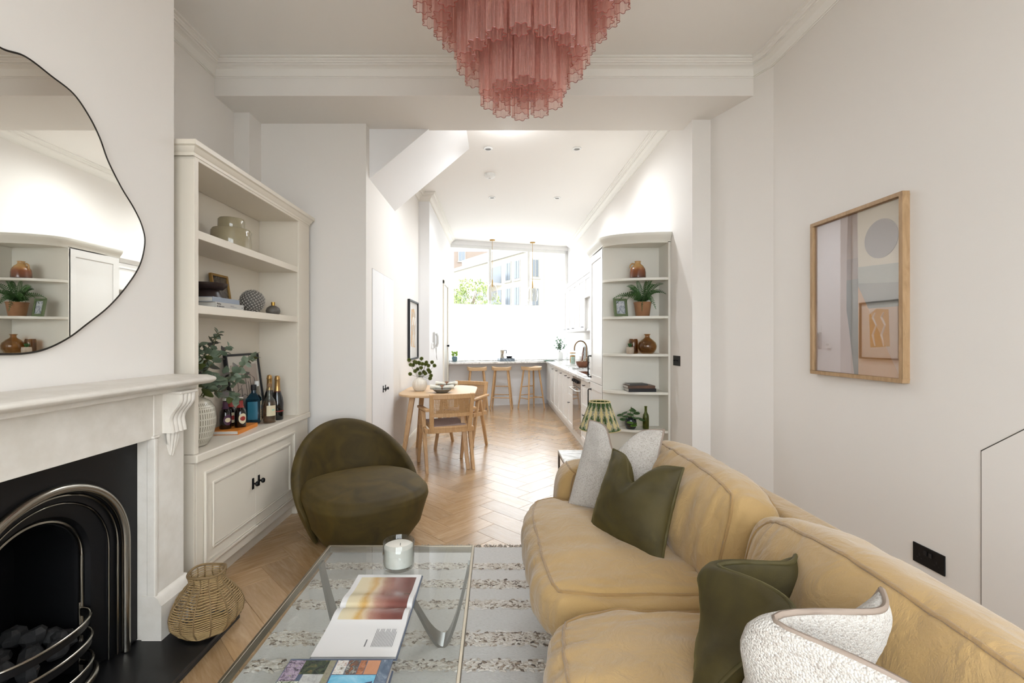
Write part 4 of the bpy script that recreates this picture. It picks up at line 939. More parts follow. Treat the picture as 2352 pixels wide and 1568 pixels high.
# ------------------------------------------------------------------ on the worktop
tag(M().box(-.17,.17,-.13,.13,0,.018).obj('marble_board', marble('grey_marble', 'cfcdca', '8f8d8a'), loc=(1.25, 6.60, ZT), bevel=.003), 'small grey marble board under the wooden bowl', 'board')
t = thing('wooden_bowl', 'turned brown wooden bowl on the marble board', 'bowl', (1.255, 6.62, ZT+.018)); BW = pm('walnut_bowl', '6a3f28', .4, var=('84543a', 14))
M().lathe([(0,0),(.055,0),(.062,.005),(.088,.04),(.1,.085),(.095,.086),(.08,.04),(.05,.015),(0,.012)], 36).obj('bowl_wall', BW, t, smooth=50)
tag(M().tube([(-.05,.02,.03),(0,-.02,.09),(.06,-.06,.15)], [.012,.006,.006], 8).obj('wooden_spoon', pm('pale_wood', 'c9b79a', .6), loc=(1.25,6.62,ZT+.018), smooth=60), 'pale wooden spoon resting in the wooden bowl', 'spoon')
tag(M().box(-.01,.012,-.11,.11,0,.30).xf(Matrix.Rotation(.12,4,'Y')).obj('marble_chopping_board', MARBLE, loc=(1.475, 7.95, ZT+.002), bevel=.006), 'tall white marble chopping board leaning against the splashback', 'board')
t = thing('paddle_board', 'narrow wooden paddle board leaning on the white board', 'board', (1.44, 7.72, ZT)); M().box(-.009,.009,-.045,.045,0,.2).box(-.009,.009,-.015,.015,.2,.3).xf(Matrix.Rotation(.1,4,'Y') @ Matrix.Rotation(.2,4,'X')).obj('paddle', BW, t, bevel=.006)
t = thing('pasta_jar', 'glass storage jar of orange pasta with wooden lid', 'jar', (1.40, 8.36, ZT)); M().lathe([(0,0),(.05,0),(.052,.005),(.052,.165),(.049,.17)], 28, caps=False).obj('glass', GLASS, t, smooth=50)
M().lathe([(0,.004),(.046,.004),(.047,.13),(0,.135)], 28).obj('pasta', pm('pasta', 'd0913a', .7, bump=(80,.6,.01)), t, smooth=50); M().lathe([(0,.168),(.054,.168),(.054,.186),(0,.188)], 28).obj('lid', OAK, t, smooth=40)
t = thing('green_tin', 'small pale green printed tin beside the pasta jar', 'tin', (1.36, 8.1, ZT)); M().lathe([(0,0),(.035,0),(.035,.115),(.03,.12),(0,.12)], 24).obj('tin_body', pm('mint_tin', '8fae9c', .4, var=('c9d6c8', 40)), t, smooth=40)
t = thing('white_flower_vase', 'white ceramic vase of eucalyptus in the corner by the window', 'vase', (1.30, 9.34, ZT)); M().lathe([(0,0),(.055,0),(.066,.01),(.07,.09),(.066,.15),(.05,.175),(.045,.175),(.06,.14),(0,.12)], 32).obj('vase_body', WHITE, t, smooth=50)
t2 = thing('pale_foliage', 'loose spray of pale green foliage in the white corner vase', 'plant', (1.30, 9.34, ZT+.17))
pl_ = leafmesh(.05,.02).obj('leaf', PALELEAF, t2, smooth=180, fix=False); pd = leafmesh(.04,.015).obj('leaf', pm('dried_leaf', 'a79e98', .7), t2, smooth=180, fix=False)
rr = random.Random(9)
for i in range(12):
    a = rr.uniform(0,6.28); r_ = rr.uniform(.04,.22); e = Vector((r_*math.cos(a), r_*.5*math.sin(a), rr.uniform(.12,.32))); M().tube([(0,0,-.1),e*.5+Vector((0,0,.03)),e], .002, 4).obj('stem', STEM, t2)
    for k in range(9):
        f = .35+.65*k/8; hang(pd if e.x < -.1 else pl_, t2, e*f, (rr.uniform(-1,1),rr.uniform(-1,1),rr.uniform(-.3,.8)), rr.uniform(-1,1), rr.uniform(.7,1.2))
t = thing('folded_cloth', 'folded dark green cloth lying at the worktop corner', 'cloth', (1.05, 8.98, ZT), .3); 
M().grid(lambda u, v: ((u-.5)*.2, (v-.5)*.12, .006+.012*math.sin(u*math.pi)*(1+.4*math.sin(v*9))), 14, 8).obj('cloth_top', pm('green_cloth', '4f6b5c', .9), t, smooth=180); M().box(-.1,.1,-.06,.06,0,.006).obj('cloth_fold', pm('green_cloth_fold', '45604f', .9), t, bevel=.002)
t = thing('marble_tray', 'grey-blue marble tray on the breakfast bar under the window', 'tray', (.19, 8.98, ZT), ANG); GM = marble('blue_marble', '9aa4ad', '6a737c'); M().box(-.15,.15,-.1,.1,0,.055).obj('tray_block', GM, t, bevel=.006); M().box(-.135,.135,-.085,.085,.055,.057).obj('tray_inset', GM, t)
t = thing('moka_pot', 'silver stovetop coffee pot with black handle on the marble tray', 'coffee pot', (.115, 8.98, ZT+.0575))
M().lathe([(0,0),(.045,0),(.046,.005),(.034,.065),(.034,.075)], 8).obj('base', CHROME, t, smooth=20); M().lathe([(.034,.075),(.036,.08),(.05,.155),(0,.16)], 8).obj('upper', CHROME, t, smooth=20)
M().lathe([(0,.158),(.05,.156),(.02,.172),(.006,.176),(.007,.19),(0,.192)], 16).obj('lid', CHROME, t, smooth=30); M().tube([(.045,0,.15),(.085,0,.15),(.09,0,.14),(.08,0,.09)], .008, 6).obj('handle', BLACK, t, smooth=50)
t = thing('black_cup_stack', 'low black cup and saucer beside the coffee pot', 'cup', (.255, 8.97, ZT+.0575)); M().lathe([(0,0),(.05,.0),(.075,.008),(.074,.011),(.05,.006),(0,.004)], 28).obj('saucer', CARD, t, smooth=50); M().lathe([(0,.005),(.04,.005),(.06,.03),(.062,.04),(.058,.04),(.038,.01),(0,.01)], 28).obj('cup', pm('cup_dark', '2b2b2f', .3), t, smooth=50)
t = thing('bar_plant', 'small lime-green plant in a blue-grey glazed pot on the bar', 'plant', (-.80, 8.74, ZT)); M().lathe([(0,0),(.03,0),(.045,.015),(.055,.055),(.05,.09),(.042,.1),(.036,.1),(0,.09)], 32).obj('pot', pm('teal_glaze', '55707a', .25, coat=.4), t, smooth=60)
ll = leafmesh(.06,.024).obj('leaf', LIMELEAF, t, smooth=180, fix=False)
for k in range(22):
    a = k*2.4; hang(ll, t, (.02*math.cos(a), .02*math.sin(a), .1+.004*k), (math.cos(a)+(.5 if k%3==0 else 0), math.sin(a), .35+.05*(k%6)), rr.uniform(-1,1), .8+.04*(k%6))
# ------------------------------------------------------------------ curtain, pendants, ceiling fittings
def sheer():
    t = NT('sheer_curtain'); t.n.remove(t.b); tr = t.a('ShaderNodeBsdfTransparent'); tl = t.a('ShaderNodeBsdfTranslucent'); df = t.a('ShaderNodeBsdfDiffuse')
    tl.inputs[0].default_value = (.5,.5,.5,1); df.inputs[0].default_value = (.85,.85,.85,1); tr.inputs[0].default_value = (1,1,1,1)
    m1 = t.a('ShaderNodeMixShader'); m1.inputs[0].default_value = .4; t.l(tl.outputs[0], m1.inputs[1]); t.l(df.outputs[0], m1.inputs[2])
    m2 = t.a('ShaderNodeMixShader'); m2.inputs[0].default_value = .93; t.l(tr.outputs[0], m2.inputs[1]); t.l(m1.outputs[0], m2.inputs[2]); t.l(m2.outputs[0], t.out.inputs[0]); return t.m
t = thing('cafe_curtain', 'sheer white cafe curtain gathered across the lower half of the window', 'curtain', (.09, 9.05, ZT), ANG)
def cf_(u, v):
    s_ = lerp(-.965, 1.49, u); gather = .012 + .01*v
    d_ = .185 + gather*math.sin(s_*46 + 1.4*math.sin(s_*7)) + .006*math.sin(s_*97+v*2)
    return (s_, d_, lerp(1.118, .03, v))
M().grid(cf_, 420, 14).obj('fabric', sheer(), t, smooth=180, fix=False)
M().tube([(-.97,.205,1.125),(1.5,.205,1.125)], .009, 8).obj('curtain_rod', WHITE, t, smooth=60)
PG = glassy('pendant_glass', 'f2f0ec', .05, .02, .05, 'dddddd')
for x, y, lab in ((-.079, 9.0, 'clear glass pendant on brass cord at the left of the window'), (.735, 9.23, 'clear glass pendant on brass cord nearer the wall cabinets')):
    t = thing('glass_pendant', lab, 'pendant light', (x, y, 2.08), group='glass pendants over the bar')
    M().lathe([(.085,0),(.1,.05),(.106,.12),(.1,.2),(.078,.27),(.045,.315),(.02,.33)], 36, caps=False).obj('globe', PG, t, smooth=180); M().lathe([(0,.26),(.012,.26),(.014,.33),(.01,.4),(.004,.42)], 16).obj('lamp_holder', BRASS, t, smooth=40)
    M().sphere((0,0,.2), .028, 14, 10, sq=(1,1,1.4)).obj('bulb', PG, t, smooth=180)
    M().tube([(0,0,.4),(0,0,ZC-2.08-.02)], .004, 6).obj('cord', BRASS, t, smooth=60); M().lathe([(.005,0),(.05,.006),(.055,.02),(0,.02)], 24).xf(Matrix.Translation((0,0,ZC-2.08-.021))).obj('ceiling_rose', BRASS, t, smooth=40)
for x, y, lab in ((-.085,4.70,'recessed white downlight nearest the stair soffit'),(.832,4.70,'recessed white downlight above the tall cabinet'),(-.06,6.31,'recessed white downlight in the left far row'),(.846,6.33,'recessed white downlight in the right far row')):
    t = thing('recessed_downlight', lab, 'downlight', (x, y, ZC-.008), group='kitchen downlights')
    M().lathe([(.03,.0),(.045,0),(.048,.007),(.03,.007)], 28, caps=False).obj('bezel', WHITE, t, smooth=40); M().lathe([(0,.006),(.03,.004),(.03,.007)], 24).obj('lens', pm('downlight_lens', '8e8c88', .3), t)
    l = bpy.data.lights.new('downlight_fill', 'SPOT'); l.energy = 88; l.spot_size = 2.9; l.spot_blend = 1; l.shadow_soft_size = .03; l.color = (.90,.95,1); lo = bpy.data.objects.new('downlight_fill', l); C.objects.link(lo); lo.parent = t; lo.location = (0,0,-.012)  # spot added below the unlit lens to brighten the kitchen
t = thing('smoke_alarm', 'round white smoke alarm on the kitchen ceiling', 'smoke alarm', (-.078, 5.43, ZC-.05)); M().lathe([(0,0),(.03,0),(.05,.008),(.062,.018),(.065,.05),(0,.05)], 32).obj('body', WHITE, t, smooth=30); M().lathe([(0,-.004),(.012,-.003),(.016,0)], 16).obj('button', GREYP, t)
t = thing('dome_ceiling_light', 'small white dome ceiling light just behind the beam', 'ceiling light', (.105, 4.12, ZC-.115)); M().lathe([(0,0),(.05,.006),(.08,.03),(.095,.07),(.095,.1)], 36, caps=False).obj('diffuser', WHITE, t, smooth=180); l_ = bpy.data.lights.new('dome_lamp', 'POINT'); l_.energy = 7; l_.shadow_soft_size = .09; l_.color = (.95,.97,1); lo_ = bpy.data.objects.new('dome_lamp', l_); C.objects.link(lo_); lo_.location = (0,0,-.1); lo_.parent = t; M().lathe([(.09,.09),(.105,.095),(.105,.115),(0,.115)], 36).obj('base', WHITE, t, smooth=30)
# entry phone and thermostat on the wall
t = thing('entry_phone', 'grey wall-mounted entry phone with coiled cord', 'phone', (XF, 6.55, 1.3)); M().box(0,.03,-.045,.045,-.12,.11).obj('base', GREYP, t, bevel=.006); M().tube([(.045,-.02,.09),(.062,-.02,.05),(.062,-.02,-.05),(.045,-.02,-.1)], .017, 8).obj('handset', GREYP, t, smooth=60)
M().tube([(.03,.02,-.12),(.04,.03,-.22),(.05,.01,-.29),(.045,-.02,-.25),(.045,-.02,-.1)], .004, 6).obj('cord', GREYP, t, smooth=60); M().box(0,.006,-.045,.045,.13,.2).obj('notice', WHITE, t)
t = thing('thermostat', 'small white thermostat beside the entry phone', 'thermostat', (XF, 6.36, 1.22)); M().box(0,.022,-.04,.04,-.04,.04).obj('case', WHITE, t, bevel=.004); M().box(.022,.0225,-.025,.025,-.005,.025).obj('display', GREYP, t)
t = thing('light_switch', 'black double light switch plate on the wall by the curved shelves', 'switch', (XK, 3.91, 1.12)); M().box(-.005,0,-.073,.073,-.043,.043).obj('plate', BLACK, t, bevel=.002)
for y in (-.03,.03): M().cyl((-.005,y,0),(-.02,y,.004), .006, .004, 10).obj('toggle', BLACK, t, smooth=40)
# framed print on the dining wall
t = thing('figure_print', 'black framed print with ochre figures on the dining wall', 'picture', (XN, 5.68, 1.42))
M().box(.0,.03,-.3,.3,-.365,-.345).box(.0,.03,-.3,.3,.345,.365).box(0,.03,-.3,-.28,-.345,.345).box(0,.03,.28,.3,-.345,.345).obj('frame', CARD, t, bevel=.002)
M().box(.006,.012,-.28,.28,-.345,.345).obj('mount', PAPER, t); OCH = pm('print_ochre', 'cf9f55', .5)
m = M(); m.prism([(-.15,-.2),(.14,-.22),(.16,.2),(.05,.27),(-.13,.25)], .0122, .0126, axis='x'); m.obj('ochre_field', OCH, t)
for c0 in (-.07, .06): M().tube([(.013, c0, -.2),(.013, c0+.03, -.06),(.013, c0-.02, .06),(.013,c0+.03,.16),(.013,c0,.22)], [.012,.02,.016,.02,.012], 6, flat=.2).obj('figure', PAPER, t)
txt(t, 'MATISSE', .03, (.0128, -.08, -.29), (math.pi/2,0,math.pi/2), INKG) if False else None
M().box(.019,.021,-.28,.28,-.345,.345).obj('glazing', glassy('print_glazing', 'ffffff', .03, .005, graze=.3), t)
# ------------------------------------------------------------------ dining table, chairs, stools
def taperleg(m, p, q, a, b, c=None):
    """square tapering leg from p (top, side a) to q (foot, side b)"""
    P, Q = Vector(p), Vector(q); vs = []
    for c_, s_ in ((P, a), (Q, b)):
        for i, j in ((-1,-1),(1,-1),(1,1),(-1,1)): vs.append(c_ + Vector((i*s_/2, j*s_/2, 0)))
    return m.add(vs, [(0,3,2,1),(4,5,6,7),(0,1,5,4),(1,2,6,5),(2,3,7,6),(3,0,4,7)])
t = thing('dining_table', 'pale oak dining table with rounded top and splayed legs', 'table', (-.62, 5.04, 0))
def rr_poly(w, d, r, n=10):
    out = []
    for cx, cy, a0 in ((w/2-r, d/2-r, 0), (-w/2+r, d/2-r, math.pi/2), (-w/2+r, -d/2+r, math.pi), (w/2-r, -d/2+r, 1.5*math.pi)):
        out += [(cx+r*math.cos(a0+math.pi/2*i/n), cy+r*math.sin(a0+math.pi/2*i/n)) for i in range(n+1)]
    return out
M().prism(rr_poly(.80, 1.06, .27), .722, .746).obj('table_top', OAKX, t, bevel=.006)
for sx_ in (-1, 1):
    for sy_ in (-1, 1):
        l = taperleg(M(), (sx_*.25, sy_*.32, .71), (sx_*.335, sy_*.46, 0), .055, .036).obj('leg', OAK, t, bevel=.006)
    M().box(sx_*.25-.03, sx_*.25+.03, -.4, .4, .708, .722).obj('batten', OAK, t, bevel=.003)
M().box(-.25,.25,-.02,.02,.66,.722).obj('stretcher', OAK, t, bevel=.003)
CANE = pm('woven_cane', 'b58f62', .6); CANES = pm('cane_seat', '9d8a86', .7, bump=(180,.4,.003), var=('b09c94', 120))
def make_chair(label, loc, rz):
    """Cane carver with inverted-V legs; faces local +y, origin on the floor at the centre"""
    t = thing('cane_dining_chair', label, 'chair', loc, rz, 'cane dining chairs')
    for s in (-1, 1):
        x = s*.235
        taperleg(M(), (x, .045, .585), (x, .235, 0), .042, .03).obj('leg', OAK, t, bevel=.004)
        taperleg(M(), (x, -.005, .585), (x, -.215, 0), .042, .03).obj('leg', OAK, t, bevel=.004)
        M().bar((x, -.245, .615), (x, .19, .60), .05, .026).obj('armrest', OAK, t, bevel=.006)
        M().bar((s*.19, -.21, .40), (s*.205, -.285, .775), .042, .03, up=(0,1,0)).obj('back_stile', OAK, t, bevel=.004)
        M().bar((s*.235, -.195, .405), (s*.235, .2, .425), .028, .045).obj('side_rail', OAK, t, bevel=.003)
    def bk(x, z):  # back surface y with a slight curve
        return -.21 - .2*(z-.40) - .03*(1-(x/.2)**2)
    for z, h in ((.75, .045), (.565, .035)):
        m = M(); n = 10
        m.grid(lambda u, v: (lambda x: [(x, bk(x,z)-.012, z-h/2),(x, bk(x,z)+.012, z-h/2),(x, bk(x,z)+.012, z+h/2),(x, bk(x,z)-.012, z+h/2)][int(round(v*4)) % 4])(lerp(-.195,.195,u)), n, 4, cv=True)
        m.obj('back_rail', OAK, t, bevel=.003)
    m = M()
    for i in range(27):
        x = -.182 + .364*i/26; m.bar((x, bk(x,.57), .57), (x, bk(x,.74), .74), .0068, .002, up=(0,1,0))
    for j in range(12):
        z = .59 + .145*j/11; P = [(x_, bk(x_, z)-.0015, z) for x_ in (-.187,-.09,0,.09,.187)]
        for a, b in zip(P, P[1:]): m.bar(a, b, .002, .0068)
    o = m.obj('cane_back', CANE, t); o['kind'] = 'stuff'
    M().bar((-.22, -.20, .405), (.22, -.20, .405), .03, .045).obj('rear_rail', OAK, t, bevel=.003); M().bar((-.22, .2, .42), (.22, .2, .42), .03, .045).obj('front_rail', OAK, t, bevel=.003)
    f = M().box(-.2,.2,-.2,.22,.425,.452).xf(Matrix.Rotation(.04,4,'X')).obj('seat_frame', OAK, t, bevel=.008); M().box(-.17,.17,-.17,.19,.452,.456).xf(Matrix.Rotation(.04,4,'X')).obj('cane_seat', CANES, t, bevel=.002)
    return t
c0 = make_chair('oak and cane dining chair with its back to the sitting room', (-.525, 4.70, 0), math.radians(20))
dup(c0, (-.42, 5.53, 0), math.radians(158), 'oak and cane dining chair on the window side of the table', 'cane dining chairs')
# vase of globe thistles and place settings
t = thing('fluted_vase', 'round white fluted vase on the dining table', 'vase', (-.83, 4.93, .746))
def fv(u, v):
    a = 2*math.pi*u; K = [(.045,0),(.06,.01),(.078,.045),(.082,.075),(.074,.105),(.054,.13),(.034,.142),(.03,.15),(.024,.15),(.022,.12)]
    k = v*(len(K)-1); i = min(int(k), len(K)-2); f = k-i; r_ = lerp(K[i][0], K[i+1][0], f); z = lerp(K[i][1], K[i+1][1], f)
    r_ *= 1 - .045*abs(math.cos(a*7))**6 if v < .75 else 1
    return (r_*math.cos(a), r_*math.sin(a), z)
M().grid(fv, 112, 28, cu=True).obj('body', pm('matt_ivory', 'ddd5c8', .5), t, smooth=60); M().lathe([(0,.001),(.045,.001)], 24).obj('foot', pm('matt_ivory_foot', 'd5cdc0', .6), t)
t = thing('globe_thistles', 'bunch of green globe thistles in the white fluted vase', 'plant', (-.83, 4.93, .89))
TH = pm('thistle_green', '727a34', .8, var=('585f26', 60)); hd = M()
for i in range(150):
    z = 1-2*(i+.5)/150; r_ = math.sqrt(1-z*z); a = ga*i; d_ = Vector((r_*math.cos(a), r_*math.sin(a), z)); u = d_.orthogonal().normalized()*.0028; w_ = d_.cross(u); hd.add([d_*.011+u, d_*.011-u*.5+w_, d_*.011-u*.5-w_, d_*.025], [(0,1,3),(1,2,3),(2,0,3)])
hd.sphere((0,0,0), .0125, 10, 8); hdo = hd.obj('flower_head', TH, t, fix=False)
heads = [(-.115,.0,.19),(-.06,.02,.17),(-.035,-.02,.165),(-.015,.03,.16),(0.0,.0,.155),(.02,.0,.205),(.035,-.03,.15),(.06,.02,.145),(.075,-.01,.165),(.13,.02,.165),(.095,.0,.13),(-.095,-.02,.14),(-.075,.02,.135),(.16,.0,.13),(.02,-.03,.11),(-.05,.0,.07),(-.1,-.02,.04),(.1,-.03,.085),(.11,.0,.06),(.125,-.02,.025),(.11,.02,-.01),(.04,.03,.06),(.06,.0,.045),(-.03,.03,.09),(.005,.0,.045)]
rr = random.Random(4)
for i, h in enumerate(heads):
    M().tube([(0,0,-.1),(h[0]*.25,h[1]*.3,.01),(h[0]*.7,h[1]*.7,h[2]*.6),h], .0016, 4).obj('stem', STEM, t)
    if i == 0: hdo.location = h
    else: copy_part(hdo, t, h, (rr.uniform(0,3), rr.uniform(0,3), 0))
NAP = linen('napkin_linen', 'cbc7b8', 'd8d4c8', 300); BWL = pm('grey_bowl_glaze', '736f66', .3, coat=.3)
for x, y, lab, s in ((-.57, 4.78, 'grey bowl with rolled linen napkin nearest the dining chair back', 1), (-.565, 5.18, 'grey bowl with rolled linen napkin across the dining table', .95)):
    t = thing('place_bowl', lab, 'bowl', (x, y, .746), group='bowls on the dining table'); M().lathe([(0,0),(.055,0),(.06,.004),(.085,.02),(.105,.04),(.102,.042),(.08,.026),(0,.016)], 40).obj('bowl_wall', BWL, t, smooth=50)
    t = thing('rolled_napkin', lab.replace('grey bowl with rolled linen napkin', 'rolled linen napkin with leather ring in the bowl'), 'napkin', (x, y, .766), .1, group='napkins on the dining table')
    def nf(u, v):
        a = 2*math.pi*v; w = .016 + .03*abs(u-.5)**.6*(1+.15*math.sin(u*23)); X = lerp(-.125,.125,u)
        return (X, math.cos(a)*w*1.2, .034 + math.sin(a)*w*.62 + .012*abs(u-.5) + .003*math.sin(a*5+u*10))
    M().grid(nf, 30, 18, cv=True).obj('linen', NAP, t, smooth=180)
    M().tube([(0, math.cos(a)*.026, .034+math.sin(a)*.02) for a in [2*math.pi*k/20 for k in range(20)]], .006, 6, closed=True).obj('napkin_ring', pm('tan_leather', '8a5a3a', .6), t, smooth=60); M().box(-.02,.02,-.018,.018,.05,.058).obj('ring_band', pm('tan_leather_band', '8a5a3a', .6), t, bevel=.006)
# bar stools
def make_stool(label, loc, rz):
    t = thing('bar_stool', label, 'stool', loc, rz, 'oak bar stools')
    m = M()
    def sf(u, v):
        return (lerp(-.185,.185,u), lerp(-.13,.13,v))
    pts = rr_poly(.365, .27, .07, 5); n = len(pts)
    top = [(x, y, .775 + .022*(abs(x)/.18)**2.2 - (.004 if abs(y) > .12 else 0)) for x, y in pts]; low = [(x*.97, y*.97, .722 + .012*(abs(x)/.18)**2) for x, y in pts]
    c = [(x*.5, y*.5, .775+.022*(abs(x*.5)/.18)**2.2) for x, y in pts]
    m.add(low+top+c+[(0,0,.772)], [tuple(range(n-1,-1,-1))] + [(i,(i+1)%n,n+(i+1)%n,n+i) for i in range(n)] + [(n+i,n+(i+1)%n,2*n+(i+1)%n,2*n+i) for i in range(n)] + [(2*n+i,2*n+(i+1)%n,3*n) for i in range(n)])
    m.obj('seat', OAKX, t, smooth=50)
    F = {}
    for sx_ in (-1,1):
        for sy_ in (-1,1):
            a, b = Vector((sx_*.12, sy_*.08, .735)), Vector((sx_*.195, sy_*.155, 0)); F[sx_,sy_] = (a, b); M().tube([a, a.lerp(b,.5), b], [.017,.0165,.013], 10).obj('leg', OAK, t, smooth=60)
    def at(k, z): a, b = F[k]; f = (.735-z)/.735; return a.lerp(b, f)
    for (k1, k2, z) in (((-1,-1),(1,-1),.22),((-1,1),(1,1),.25),((-1,-1),(-1,1),.20),((1,-1),(1,1),.20),((-1,1),(1,1),.41)):
        M().tube([at(k1,z), at(k2,z)], .009, 8).obj('stretcher', OAK, t, smooth=60)
    return t
s0 = make_stool('oak bar stool nearest the left wall, behind the dining chairs', (-.365, 8.52, 0), ANG*.4)
dup(s0, (.10, 8.60, 0), -.12, 'oak bar stool in the middle of the three at the bar', 'oak bar stools')
dup(s0, (.665, 8.64, 0), .62, 'oak bar stool nearest the base cabinets, turned at an angle', 'oak bar stools')
# ------------------------------------------------------------------ rug
RX0, RX1, RY0, RY1 = -.99, .95, .55, 2.83
rug = thing('woven_rug', 'off-white flat-woven wool rug with shaggy brown-flecked bands', 'rug', (-.0, 1.7, 0))
def rugmat():
    t = NT('rug_wool'); v = t.coord('Object', (9, 60, 1)); f = t.noise(v, 7, 4, .6); v2 = t.coord('Object', (1,1,1)); g = t.noise(v2, 3, 3)
    mx = t.a('ShaderNodeMix', data_type='RGBA'); mx.blend_type = 'MULTIPLY'; mx.inputs['Factor'].default_value = .12
    t.l(t.ramp(f, [(.25, 'c9c4be'), (.42, 'e6e3df'), (.7, 'f0eeeb')]), mx.inputs['A']); t.l(t.ramp(g, [(.3, 'd8d0c4'), (.7, 'f0ece4')]), mx.inputs['B'])
    t.l(mx.outputs['Result'], t.b.inputs['Base Color']); t.b.inputs['Roughness'].default_value = .95; t.bump(f, .9, .008); return t.m
W_(M().grid(lambda u, v: (lerp(RX0,RX1,u)+.006*nz(v*9,3,1)*(1 if u in (0,1) else 0), lerp(RY0,RY1,v), .011+.0015*nz(u*40,v*60,0)), 60, 120).box(RX0, RX1, RY0, RY1, .0005, .010), 'woven_ground', rugmat(), rug, smooth=60)
def tuftmat():
    t = NT('rug_tuft'); ge = t.a('ShaderNodeNewGeometry')
    t.l(t.ramp(ge.outputs['Random Per Island'], [(0,'574d45'),(.07,'7a6c60'),(.16,'a39382'),(.36,'cbc2b6'),(.7,'dbd4ca'),(1,'e6e1da')]), t.b.inputs['Base Color']); t.b.inputs['Roughness'].default_value = .95; return t.m
TUFT = tuftmat(); rr = random.Random(8)
for y, w, dens in ((2.59,.05,1),(2.40,.062,1),(2.215,.055,.7),(1.965,.068,1),(1.80,.05,.5),(1.62,.06,1),(1.43,.06,.8),(1.2,.07,1),(.95,.06,.8)):
    m = M(); n = int(3600*dens)
    for i in range(n):
        x = rr.uniform(RX0+.01, RX1-.01); yy = y + rr.gauss(0, .42)*w*.8; 
        if abs(yy-y) > w*.75: continue
        a = rr.uniform(-.7,.7); l = rr.uniform(.007,.014); r_ = rr.uniform(.0028,.0048); h = .0125+rr.uniform(0,.0045)
        c, s = math.cos(a), math.sin(a)
        vs = [(x+dx*l*c-dy*r_*s, yy+dx*l*s+dy*r_*c, z_) for dx, dy, z_ in ((-1,-1,.0115),(1,-1,.0115),(1,1,.0115),(-1,1,.0115),(-.55,-.5,h),(.55,-.5,h),(.55,.5,h),(-.55,.5,h))]
        m.add(vs, [(4,5,6,7),(0,1,5,4),(1,2,6,5),(2,3,7,6),(3,0,4,7)])
    o = W_(m, 'tufted_band', TUFT, rug, fix=False, smooth=180); o['kind'] = 'stuff'
m = M()
for i in range(420):
    x = rr.uniform(RX0, RX1); l = rr.uniform(.012,.035); k = rr.uniform(-.02,.02)
    m.tube([(x,RY1-.004,.009),(x+k*.4,RY1+l*.5,.012+rr.uniform(0,.012)),(x+k,RY1+l,.004)], .0016, 4, caps=False)
o = W_(m, 'fringe', pm('rug_fringe', 'a79b8c', .95), rug); o['kind'] = 'stuff'
# ------------------------------------------------------------------ swivel tub chair
ac = thing('velvet_tub_chair', 'olive velvet tub chair with egg-shaped back on the oak floor', 'armchair', (-.925, 3.10, .0), math.radians(36))
def seat_f(u, v):
    a = 2*math.pi*u; K = [(0,.012),(.25,.012),(.292,.03),(.352,.12),(.385,.24),(.40,.29),(.395,.325),(.365,.362),(.30,.383),(.2,.394),(.1,.399),(0,.40)]
    k = v*(len(K)-1); i = min(int(k), len(K)-2); f = k-i; f = f*f*(3-2*f)*.35+f*.65; r_ = lerp(K[i][0], K[i+1][0], f); z = lerp(K[i][1], K[i+1][1], f)
    c, s = math.cos(a), math.sin(a); q = (abs(c)**2.6+abs(s)**2.6)**(-1/2.6)
    y = r_*q*s*1.06 - .075
    if z > .3: z -= .03*max(0, -y/.4)**2 * (z-.3)/.13; z -= .03*max(0, y/.4)
    return (r_*q*c*.97, y, z)
M().grid(seat_f, 72, 45, cu=True).obj('seat', VELVET, ac, smooth=180, sub=0)
def back_f(u, v):
    ph = lerp(-102, 102, u); pr = math.radians(ph); e = 1-abs(ph/102)**6; th = .062*(.35+.65*e)
    hz = .16 + .545*math.cos(pr*.86)**.85
    # loop v: outer up, over the rim, inner down
    if v < .42: s_ = v/.42; off = 0; z = lerp(.02, hz-th*.5, s_)
    elif v < .58: s_ = (v-.42)/.16; ang = math.pi*s_; z = hz-th*.5 + th*.5*math.sin(ang); off = th*.5*(1-math.cos(ang))
    else: s_ = (v-.58)/.42; z = lerp(hz-th*.5, .02, s_); off = th
    R_ = .315 + .125*math.sin(min(1, z/.42)*math.pi/2) - .02*max(0, z-.45) - off
    lean = .10*max(0, z-.3)**1.1 + .0
    y = R_*math.cos(pr)*1.0; x = R_*math.sin(pr)*.99
    return (x, y + lean*math.cos(pr*.5) - .01, z)
m = M().grid(back_f, 73, 48, cv=True)
n0 = 48
m.f.append(tuple(range(n0))); m.mi.append(0); m.f.append(tuple(72*n0+j for j in range(n0-1,-1,-1))); m.mi.append(0)
m.obj('back_shell', VELVET, ac, smooth=75)
M().lathe([(0,0),(.24,0),(.25,.012),(0,.014)], 40).obj('swivel_base', BLACK, ac)
